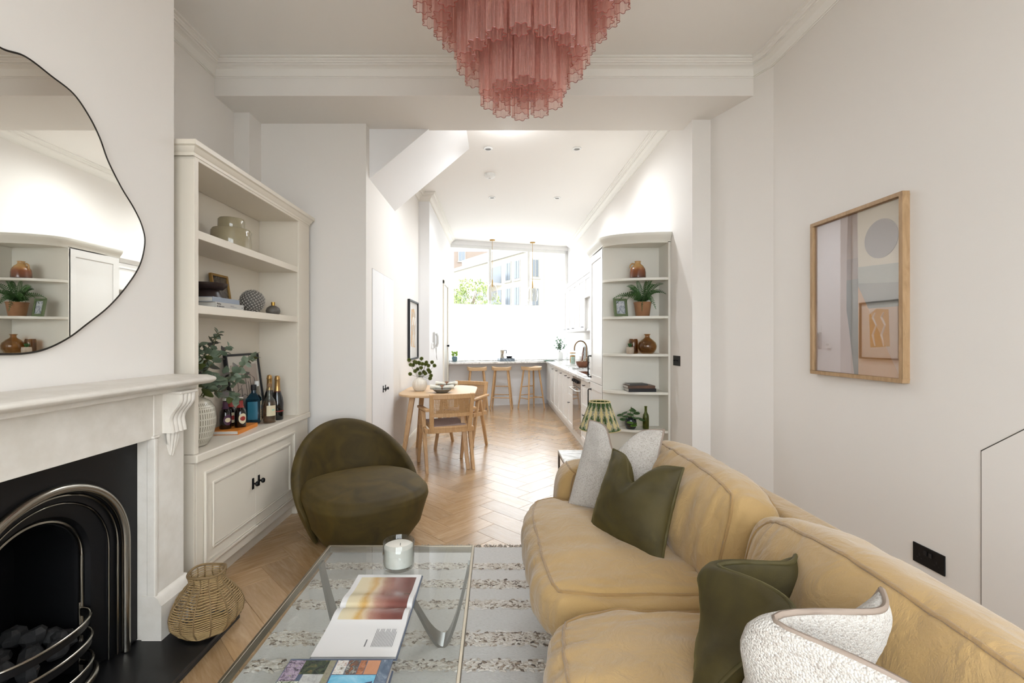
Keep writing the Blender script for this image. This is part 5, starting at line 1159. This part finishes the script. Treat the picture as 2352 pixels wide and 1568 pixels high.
# ------------------------------------------------------------------ coffee table
TZ = .36; TX0, TX1, TY0, TY1 = -.765, -.100, .98, 2.08
ct = thing('glass_coffee_table', 'low glass coffee table with slim metal rim and sinuous pewter legs', 'coffee table', (-.43, 1.53, .011))
RIM = pm('rim_bronze', '8d8474', .3, 1)
W_(M().box(TX0+.006, TX1-.006, TY0+.006, TY1-.006, TZ-.010, TZ), 'glass_top', TABLEGLASS, ct)
for a in ((TX0,TX0+.011,TY0,TY1),(TX1-.011,TX1,TY0,TY1),(TX0+.011,TX1-.011,TY0,TY0+.011),(TX0+.011,TX1-.011,TY1-.011,TY1)):
    W_(M().box(*a, TZ-.028, TZ+.002), 'rim_rail', RIM, ct, bevel=.0015)
for yc in (1.95, 1.12):
    xc = (TX0+TX1)/2; n = 61
    def prof_(t):   # t -1..1 across: rail - foot - centre crest - foot - rail
        a = abs(t); 
        if a > .66: f = (a-.66)/.34; z = (.335)*(f**1.6)
        else: f = a/.66; z = .24*(.5+.5*math.cos(math.pi*f))
        return (xc + t*.318, z+.011)
    pts = [prof_(-1+2*i/(n-1)) for i in range(n)]; m = M(); vs = []
    for i, (x, z) in enumerate(pts):
        t_ = -1+2*i/(n-1); d = Vector((pts[min(i+1,n-1)][0]-pts[max(i-1,0)][0], pts[min(i+1,n-1)][1]-pts[max(i-1,0)][1])).normalized(); nx, nz_ = -d.y*.006, d.x*.006
        w = .018 + .028*math.exp(-((abs(t_)-.66)/.2)**2)
        vs += [(x-nx, yc-w, max(z-nz_,.011)), (x+nx, yc-w, z+nz_), (x+nx, yc+w, z+nz_), (x-nx, yc+w, max(z-nz_,.011))]
    m.add(vs, [(i*4+j, (i+1)*4+j, (i+1)*4+(j+1)%4, i*4+(j+1)%4) for i in range(n-1) for j in range(4)] + [(0,1,2,3), tuple(4*(n-1)+j for j in (3,2,1,0))])
    W_(m, 'leg', PEWTER, ct, smooth=50)
# candle
t = thing('glass_candle', 'white wax candle in a heavy clear glass on the coffee table', 'candle', (-.404, 1.885, TZ+.002))
M().lathe([(0,0),(.058,0),(.063,.004),(.064,.105),(.0625,.107),(.061,.105),(.060,.014),(.05,.010),(0,.010)], 48).obj('glass', glassy('candle_glass', 'f6f8f8', .06, .01), t, smooth=40)
M().lathe([(0,.0105),(.049,.0105),(.0595,.015),(.0595,.086),(.056,.088),(0,.086)], 48).obj('wax', pm('candle_wax', 'e4dfd4', .45), t, smooth=40)
M().cyl((.006,0,.086),(.007,.002,.096), .0012, n=6).obj('wick', INK, t); M().box(-.0645,-.0641,-.012,.006,.05,.062).obj('sticker', pm('sticker_tan', 'a78e68', .5), t)
# open book
ob = thing('open_art_book', 'open art book showing a yellow to plum watercolour photograph', 'book', (-.42, 1.5675, TZ+.002))
def pz(v):  # page height along Y (0 near edge .. 1 far edge), gutter at .52
    g = .525; d = abs(v-g); return .010 + .010*math.exp(-((d-.09)/.09)**2) - .012*math.exp(-(d/.018)**2) - .006*max(0, d-.3)
BW2, BD = .25, .466
W_ = W_
COVB = pm('cover_slate_blue', '4d5668', .5)
M().box(-BW2/2-.003, BW2/2+.004, -BD/2-.004, BD/2+.004, 0, .003).obj('cover', COVB, ob)
m = M().grid(lambda u, v: ((u-.5)*BW2, (v-.5)*BD, pz(v)), 2, 81)
m.grid(lambda u, v: ((u-.5)*BW2, (v-.5)*BD, .0031), 2, 81)
for x in (-BW2/2, BW2/2): m.add([(x, (j/80-.5)*BD, pz(j/80)) for j in range(81)] + [(x, (j/80-.5)*BD, .0031) for j in range(81)], [(j, j+1, 82+j, 81+j) for j in range(80)])
m.obj('pages', pm('white_page', 'd6d4d2', .35), ob, smooth=30, fix=False)
def spread():
    t = NT('watercolour_photo'); tc_ = t.a('ShaderNodeTexCoord'); sp_ = t.a('ShaderNodeSeparateXYZ'); t.l(tc_.outputs['Object'], sp_.inputs[0]); n1 = t.noise(tc_.outputs['Object'], 14, 4); n2 = t.noise(tc_.outputs['Object'], 500, 2)
    a1 = t.a('ShaderNodeMath', operation='MULTIPLY_ADD'); t.l(sp_.outputs[0], a1.inputs[0]); a1.inputs[1].default_value = 4.6; a1.inputs[2].default_value = .42
    a2 = t.a('ShaderNodeMath', operation='MULTIPLY_ADD'); t.l(n1, a2.inputs[0]); a2.inputs[1].default_value = .22; t.l(a1.outputs[0], a2.inputs[2])
    a3 = t.a('ShaderNodeMath', operation='MULTIPLY_ADD'); t.l(n2, a3.inputs[0]); a3.inputs[1].default_value = .12; t.l(a2.outputs[0], a3.inputs[2])
    t.l(t.ramp(a3.outputs[0], [(.1,'cfc4a6'),(.3,'d3c3a0'),(.40,'c29a55'),(.48,'ccb596'),(.6,'aa8070'),(.8,'7f4f47'),(1,'6d403a')]), t.b.inputs['Base Color']); t.b.inputs['Roughness'].default_value = .16; return t.m
M().grid(lambda u, v: (lerp(-.105,.108,u), (lerp(.36,.955,v)-.5)*BD, pz(lerp(.36,.955,v))+.0004), 2, 61).obj('photograph', spread(), ob, smooth=180, fix=False)
m = M()
for i in range(15):
    x = .102-.0045*i; m.add([(x, (.09-.5)*BD, pz(.1)+.0009), (x+.0016, (.09-.5)*BD, pz(.1)+.0009), (x+.0016, (.27-.03*(i%4==0)-.5)*BD, pz(.24)+.0009), (x, (.27-.03*(i%4==0)-.5)*BD, pz(.24)+.0009)], [(0,1,2,3)])
m.add([(.018,(.09-.5)*BD,pz(.1)+.0009),(.022,(.09-.5)*BD,pz(.1)+.0009),(.022,(.16-.5)*BD,pz(.15)+.0009),(.018,(.16-.5)*BD,pz(.15)+.0009)], [(0,1,2,3)])
m.obj('text_lines', INKG, ob, fix=False)
# glossy book nearest the camera
gb = thing('garden_book', 'glossy picture book with garden and blue photographs nearest the camera', 'book', (-.435, 1.14, TZ+.002))
M().box(-.145,.145,-.15,.145,0,.004).box(-.145,.145,-.15,.145,.034,.038).box(-.145,-.141,-.15,.145,.004,.034).obj('cover', COVB, gb, bevel=.001); M().box(-.14,.14,-.145,.14,.004,.034).obj('pages', PAGES, gb)
def patch(name, x0, x1, y0, y1, cols, sc, dist=1.0, rough=.2, z=.0383):
    t = NT(name); v = t.coord('Object'); f = t.noise(v, sc, 6, .7, dist); n = len(cols); t.l(t.ramp(f, [(.3+.4*i/(n-1), c) for i, c in enumerate(cols)], 'LINEAR'), t.b.inputs['Base Color']); t.b.inputs['Roughness'].default_value = rough
    M().box(x0, x1, y0, y1, .038, z).obj('cover_picture', t.m, gb)
patch('pic_flowers', -.142, -.098, .06, .138, ['2b2e24','5f5562','a594a6','5f6a3c'], 90); patch('pic_dark_hedge', -.098, -.03, .085, .138, ['15181a','26302a','3f4a34','8a6a48'], 40)
patch('pic_shed', -.085, -.03, .0, .085, ['7f7f7b','a8a8a4','c2c2be'], 30); patch('pic_white_blooms', -.142, -.085, -.1, .06, ['20281e','4a5a3a','c9cbbf','2b3326'], 70); patch('pic_path', -.03, -.012, -.1, .138, ['6a6558','8a8472','6f7a4a'], 60)
patch('pic_pots_1', -.008, .022, .085, .138, ['8a4f30','d0cfc8','5a4a3a'], 45); patch('pic_pots_2', .024, .054, .085, .138, ['c9c5ba','3a3a38','a8663f'], 50); patch('pic_pots_3', .056, .074, .085, .138, ['3a3a3a','a8663f','8a8a86'], 50); patch('pic_terracotta', .076, .112, .085, .138, ['b07a58','bb8462'], 20)
patch('pic_blue_water', -.008, .112, -.1, .082, ['3f8fb0','6aaac4','8fc0d4'], 12); patch('pic_slate_band', .114, .143, -.1, .14, ['3a4a5c','5a6a7c','aab2ba'], 18)
M().prism([(.0,-.01),(.03,.015),(.105,.02),(.105,-.05),(.05,-.05)], .0384, .0388).obj('cover_picture', pm('pic_pale_shape', 'b3b6bd', .25, var=('c9cacd', 20)), gb)
M().prism([(.01,.01),(.05,.04),(.108,.06),(.108,.02),(.04,.018)], .0384, .0387).obj('cover_picture', pm('pic_navy_shape', '3a4560', .25), gb)
# ------------------------------------------------------------------ sofa
sf = thing('mustard_sofa', 'two-seat mustard linen sofa with loose feather cushions', 'sofa', (.62, 1.45, 0))
def cush(cx, cy, cz, sx_, sy_, sz_, n=5, crown=.02, wr=.006, tilt=0, seed=0, tee=0, N=26, faces=None):
    R_ = Matrix.Rotation(tilt, 3, 'Y')
    def f(x, y, z):
        k = (abs(x)**n+abs(y)**n+abs(z)**n)**(1/n); q = Vector((x/k, y/k, z/k)); p = Vector((q.x*sx_/2, q.y*sy_/2, q.z*sz_/2))
        if tilt == 0: p.z += crown*(1-q.x**2)*(1-q.y**2)*q.z; p.x -= .025*(1-q.z**2)*(1-q.y**4)*(1 if q.x < 0 else -.3)
        else: p.x += crown*(1-q.z**2)*(1-q.y**2)*q.x*2.2; p.z += .02*(1-q.y**2)*q.z
        if tee and q.x < -.45 and q.y*tee > .5: p.y += tee*.06*min(1, (-q.x-.45)/.1)*((q.y*tee-.5)/.5)
        s1 = nz(p.x*5+seed, p.y*14, p.z*5+seed); s2 = nz(p.x*2.2+seed, p.y*2.6, p.z*2+seed*2); s3 = nz(p.x*9, p.y*34+3*nz(p.x*4+seed, p.y*4, 0), seed)
        edge = max(abs(q.x), abs(q.y))**4
        nrm = q.normalized(); p += nrm*(wr*s1*.8 + wr*1.6*s2 + wr*1.5*s3*edge)
        return tuple(R_ @ p + Vector((cx, cy, cz)))
    m = M(); rng = [-1+2*i/(N-1) for i in range(N)]
    rng = [math.copysign(abs(t)**.75, t) for t in rng]
    def face(g): m.grid(lambda u, v: f(*g(rng[int(round(u*(N-1)))], rng[int(round(v*(N-1)))])), N, N)
    for s in (-1, 1):
        face(lambda a, b: (s, a, b)); face(lambda a, b: (a, s, b)); face(lambda a, b: (a, b, s))
    return m, f
def loopsq(f, fix, lvl, out=1.0, n=30):
    e = [-1+2*i/n for i in range(n)]; per = [(t, -1) for t in e] + [(1, t) for t in e] + [(-t, 1) for t in e] + [(-1, -t) for t in e]
    if fix == 'z': return [f(a, b, lvl) for a, b in per]
    return [f(lvl, a, b) for a, b in per]
for cy, L, seed, tee in ((1.90, .93, 3, 1), (.965, .93, 17, -1)):
    m, f = cush(.50, cy, .375, .70, L, .22, 5, .03, .010, 0, seed, tee, 60); c = W_(m, 'seat_cushion', SOFA, sf, smooth=180)
    W_(M().tube(loopsq(f, 'z', .93), .0055, 6, closed=True), 'piping', SOFAP, c, smooth=60); W_(M().tube(loopsq(f, 'z', -.93), .0055, 6, closed=True), 'piping', SOFAP, c, smooth=60)
    m, f = cush(.825, cy-.005, .605, .185, L-.01, .395, 4.0, .03, .011, math.radians(14), seed+40, 0, 40); c = W_(m, 'back_cushion', SOFA, sf, smooth=180)
    W_(M().tube(loopsq(f, 'x', -.9), .0055, 6, closed=True), 'piping', SOFAP, c, smooth=60); W_(M().tube(loopsq(f, 'x', .9), .0055, 6, closed=True), 'piping', SOFAP, c, smooth=60)
m, f = cush(1.0, 1.43, .415, .12, 2.3, .63, 7, .0, .003, 0, 5, 0, 30); W_(m, 'back_frame', SOFA, sf, smooth=180)
for cy in (2.485, .36):
    m, f = cush(.72, cy, .35, .76, .215, .58, 6, 0, .003, 0, cy, 0, 26); c = W_(m, 'arm', SOFA, sf, smooth=180)
    W_(M().tube(loopsq(f, 'x', -.93), .005, 6, closed=True), 'piping', SOFAP, c, smooth=60)
W_(M().box(.27, 1.05, .30, 2.54, .10, .29), 'base', SOFA, sf, bevel=.02)
for x in (.32, 1.0):
    for y in (.36, 2.48): W_(M().lathe([(0,0),(.018,0),(.026,.1),(0,.1)], 16).xf(Matrix.Translation((x,y,0.011 if x < .95 else 0))), 'foot', DKW, sf, smooth=40)
# ------------------------------------------------------------------ scatter cushions
def pillow(name, label, c, wd, ud, Wd, Hd, T, mat, pip, chop=.08, fwd=.1, seed=0, N=44, group=None, earback=.0):
    c, wd, ud = Vector(c), Vector(wd).normalized(), Vector(ud).normalized(); nd = wd.cross(ud).normalized(); ud = nd.cross(wd)
    t = thing(name, label, 'cushion', (c.x, c.y, c.z-Hd/2), group=group); L0 = Vector((c.x, c.y, c.z-Hd/2))
    def base_(u, v):
        x = u*Wd/2*(1-.06*(1-v*v)); y = v*Hd/2*(1-.07*(1-u*u)); g = math.exp(-(u/.33)**2); sv = max(0, (v+.55)/1.55); sv = sv*sv*(3-2*sv)
        y -= chop*g*sv**2; off = fwd*(math.exp(-(u/.42)**2)-.35)*sv - earback*sv*u*u
        return x*(1-.35*fwd/ max(Wd,.01)*sv), y, off
    def P(u, v, side):
        x, y, off = base_(u, v); th = T/2*(max(0, (1-abs(u)**2.4)*(1-abs(v)**2.4)))**.5
        g = math.exp(-(u/.22)**2)*max(0, v)**1.5; th *= 1-.35*g
        wq = .007*nz(u*2.6+seed, v*2.6, side*3) + .007*nz(u*6+seed+3*abs(v), v*6, side*5)*max(abs(u), abs(v))**2
        return c + wd*x + ud*y + nd*(off + side*th + wq*(1-max(abs(u),abs(v))**12)) - L0
    rg = [math.sin(math.pi/2*(-1+2*i/(N-1))) for i in range(N)]
    m = M()
    for s in (-1, 1): m.grid(lambda u, v: P(rg[int(round(u*(N-1)))], rg[int(round(v*(N-1)))], s), N, N)
    m.obj('cover', mat, t, smooth=180)
    per = [(a, -1) for a in rg[:-1]] + [(1, a) for a in rg[:-1]] + [(-a, 1) for a in rg[:-1]] + [(-1, -a) for a in rg[:-1]]
    M().tube([P(a, b, 0) for a, b in per], .0055, 6, closed=True).obj('piping', pip, t, smooth=60)
    return t
VPIP = velvet('moss_velvet_piping', '453d1c', '4f4522', '9a9058')
pillow('boucle_cushion', 'flecked off-white boucle cushion in the far sofa corner', (.565, 2.17, .685), (.70,-.62,0), (.16,.10,.42), .41, .44, .15, BOUCLE, TAUPE, .13, .05, 1, group='boucle cushions')
pillow('velvet_cushion', 'moss green velvet cushion in front of the far boucle cushion', (.555, 1.85, .645), (.50,-.80,0), (.13,.06,.40), .375, .36, .15, PVELVET, VPIP, .10, .05, 2, group='velvet cushions')
pillow('velvet_cushion', 'moss green velvet cushion folded behind the nearest boucle cushion', (.575, 1.08, .625), (-.55,-.83,0), (.20,-.02,.40), .34, .34, .13, PVELVET, VPIP, .06, .14, 3, group='velvet cushions')
pillow('boucle_cushion', 'flecked off-white boucle cushion nearest the camera', (.535, .77, .65), (-.32,-.92,-.12), (.20,.0,.42), .40, .42, .14, BOUCLE, TAUPE, .06, .20, 4, group='boucle cushions')
# ------------------------------------------------------------------ side table and lamp
st = thing('marble_side_table', 'square side table with white marble top and dark metal frame', 'side table', (.66, 2.90, 0))
FRM = pm('side_table_metal', '6a5f54', .35, .9)
M().box(-.24,.24,-.2,.2,.535,.55).obj('table_top', MARBLE, st, bevel=.002)
for x in (-.24,.228):
    for y in (-.2,.188): M().box(x,x+.012,y,y+.012,0,.545).obj('leg', FRM, st)
m = M()
for z in (.523,.0): m.box(-.24,.24,-.2,-.188,z,z+.012).box(-.24,.24,.188,.2,z,z+.012).box(-.24,-.228,-.2,.2,z,z+.012).box(.228,.24,-.2,.2,z,z+.012)
m.obj('frame', FRM, st)
lp = thing('rattan_table_lamp', 'rattan table lamp with pleated green ikat shade on the side table', 'lamp', (.665, 2.93, .55))
RATL = pm('lamp_rattan', 'a08352', .6, bump=(260,.6,.004,(.3,.3,1)))
m = M(); K = [(.035,0),(.062,.02),(.075,.05),(.07,.085),(.045,.115),(.032,.125),(.032,.14),(.036,.146)]
m.lathe([(0,0)]+K+[(0,.147)], 40)
for i in range(22):
    z = .006+.0062*i
    for (r0,z0),(r1,z1) in zip(K,K[1:]):
        if z0 <= z <= z1: r_ = lerp(r0,r1,(z-z0)/(z1-z0)); m.tube([((r_+.001)*math.cos(a),(r_+.001)*math.sin(a),z) for a in [2*math.pi*k/30 for k in range(30)]], .0028, 5, closed=True)
m.obj('body', RATL, lp, smooth=60)
M().cyl((0,0,.146),(0,0,.19), .007, n=12).obj('stem', BRASS, lp, smooth=40)
NP = 60; SHC, SHG, SHGY = pm('shade_cream', 'c2b283', .8), pm('shade_green', '3f5425', .8), pm('shade_grey_green', '8d8a76', .8)
m = M(); nv = 25
def shd(k, v):
    a = 2*math.pi*k/(NP*2); r_ = lerp(.128, .062, v) + (.0028 if k % 2 else -.0028); return (r_*math.cos(a), r_*math.sin(a), lerp(.175, .352, v))
vs = [shd(k, j/(nv-1)) for k in range(NP*2) for j in range(nv)]; fs = []; mi = []
for k in range(NP*2):
    g = k//4; ph = (g % 2)
    for j in range(nv-1):
        fs.append((k*nv+j, ((k+1)%(NP*2))*nv+j, ((k+1)%(NP*2))*nv+j+1, k*nv+j+1)); v = j/(nv-2); w = k % 8
        # ikat: green lozenges at three heights, grey-green streaks between, cream ground
        c = 0
        dv = lambda c0, h, hw: abs(v-c0)/h + abs(w-3.5)/hw < 1
        if dv(.42,.16,2.2) or dv(.95,.26,3.4) or dv(.0,.13,3.6): c = 1
        elif dv(.42,.34,3.2) or dv(.9,.42,4.2) or dv(0,.24,4.6): c = 2
        mi.append(c)
k0 = len(m.v); m.v += vs; m.f += fs; m.mi += mi
m.obj('shade', [SHC, SHG, SHGY], lp, fix=False)
M().tube([(.0655*math.cos(a), .0655*math.sin(a), .352) for a in [2*math.pi*k/48 for k in range(48)]], .004, 6, closed=True).obj('shade_trim', SHC, lp); M().tube([(.1295*math.cos(a), .1295*math.sin(a), .176) for a in [2*math.pi*k/48 for k in range(48)]], .003, 6, closed=True).obj('shade_trim', SHC, lp)
# ------------------------------------------------------------------ picture and sockets on the right wall
t = thing('abstract_print', 'oak framed abstract print with grey circle on the right wall', 'picture', (XR, 2.389, 1.10)); hw, hh, fw = .306, .883, .02
M().box(-.035,0,-hw,hw,0,fw).box(-.035,0,-hw,hw,hh-fw,hh).box(-.035,0,-hw,-hw+fw,fw,hh-fw).box(-.035,0,hw-fw,hw,fw,hh-fw).obj('frame', FRAMEOAK, t, bevel=.0015)
iw, ih = hw-fw, hh-2*fw
def up(u, v): return (iw-2*iw*u, hh-fw-ih*v)        # u 0 far .. 1 near, v 0 top .. 1 bottom -> (y, z)
def art_(polys):
    for i, (nm_, col, P) in enumerate(polys): M().prism([up(*p) for p in P], -.0125-.0004*i, -.012, axis='x').obj('print_shape', pm('print_'+nm_, col, .5), t)
art_([('blush','c3aba3',[(0,0),(1,0),(1,1),(0,1)]), ('brown','8f6a55',[(.42,0),(.535,0),(.54,.41),(.41,.41),(.41,.22)]), ('cream','d3c4ab',[(.535,0),(1,0),(1,.38),(.54,.38)]), ('brown_deep','7a574a',[(.41,.28),(.54,.28),(.545,.41),(.41,.41)]),
      ('sage','a6a69a',[(.54,.34),(1,.36),(1,.47),(.545,.45)]), ('grey','8a877f',[(.545,.44),(1,.47),(1,.62),(.545,.62)]), ('charcoal','57524c',[(.41,.41),(.545,.41),(.55,1),(.5,1),(.44,.72),(.41,.6)]),
      ('peach','c9a48a',[(.55,.6),(1,.6),(1,1),(.55,1)]), ('apricot','c8935f',[(.547,.46),(.98,1),(.55,1)]), ('circle','8b7f7c',[(.79+.17*math.cos(a),.20+.17*.66*math.sin(a)) for a in [2*math.pi*k/40 for k in range(40)]])])
M().box(-.021,-.0195,-hw+fw,hw-fw,fw,hh-fw).obj('glazing', glassy('picture_glass', 'ffffff', .16, .005), t)
t = thing('double_socket', 'black double power socket low on the right wall', 'socket', (XR, 1.99, .345)); M().box(-.006,0,-.073,.073,-.043,.043).obj('plate', BLACK, t, bevel=.002)
for y in (-.04,.04):
    M().box(-.0068,-.006,y-.003,y+.003,-.008,.004).box(-.0068,-.006,y-.014,y-.006,-.018,-.014).box(-.0068,-.006,y+.006,y+.014,-.018,-.014).obj('pin_slots', CARD, t); 
for y in (-.012,.012): M().box(-.009,-.006,y-.007,y+.007,.006,.026).obj('rocker', CARD, t, bevel=.001)
# ------------------------------------------------------------------ chandelier
CX, CYc = .107, 1.86
cl = thing('pink_glass_chandelier', 'tiered chandelier of pink fluted glass tubes hanging from the ceiling', 'chandelier', (CX, CYc, 2.28))
def star(a, r0=.036, k=7):
    c = math.cos(k*a); s = math.copysign(abs(c)**.6, c); return r0*(.96+.17*s)
NT_ = 56; TL = .36
tb = M(); w = .0022
for ri, (dr, up_) in enumerate(((0, True),)):
    tb.grid(lambda u, v: ((star(2*math.pi*u)+dr)*math.cos(2*math.pi*u), (star(2*math.pi*u)+dr)*math.sin(2*math.pi*u), v*TL), NT_, 2, cu=True)
rimv = []
for j in range(NT_):
    a = 2*math.pi*j/NT_; rimv.append((star(a)*math.cos(a), star(a)*math.sin(a), 0))
tb.tube([(p[0]*.985, p[1]*.985, 0) for p in rimv], .0013, 5, closed=True, m=1)
ring_spec = [(.140, 10, 2.28, .0), (.052, 4, 2.285, .4), (.232, 16, 2.41, .1), (.328, 22, 2.575, .05), (.418, 28, 2.69, .0)]
first = None
for R_, n_, z_, ph in ring_spec:
    for k in range(n_):
        a = 2*math.pi*(k+.5)/n_ + ph; loc = (R_*math.cos(a), R_*math.sin(a), z_-2.28)
        if first is None: first = tb.obj('glass_tube', [PINK, PINKRIM], cl, smooth=35, fix=False, loc=loc, rz=a)
        else: copy_part(first, cl, loc, (0,0,a+.3*k))
    zr = z_-2.28+TL
    M().tube([(R_*math.cos(a), R_*math.sin(a), zr) for a in [2*math.pi*k/60 for k in range(60)]], .005, 6, closed=True).obj('support_ring', BRASS, cl, smooth=60)
m = M()
for k in range(6):
    a = math.pi*k/3; m.tube([(0,0,.80),(.42*math.cos(a),.42*math.sin(a),.775)], .005, 6)
    m.tube([(.05*math.cos(a),.05*math.sin(a),.36),(.05*math.cos(a),.05*math.sin(a),.8)], .003, 6); m.tube([(.23*math.cos(a),.23*math.sin(a),.49),(.23*math.cos(a),.23*math.sin(a),.8)], .003, 6)
m.tube([(0,0,.3),(0,0,ZC-2.28-.03)], .009, 8); m.obj('frame', BRASS, cl, smooth=60)
M().lathe([(.01,-.03),(.05,-.026),(.06,-.005),(.06,0),(0,0)], 32).xf(Matrix.Translation((0,0,ZC-2.28-.001))).obj('ceiling_canopy', BRASS, cl, smooth=40)
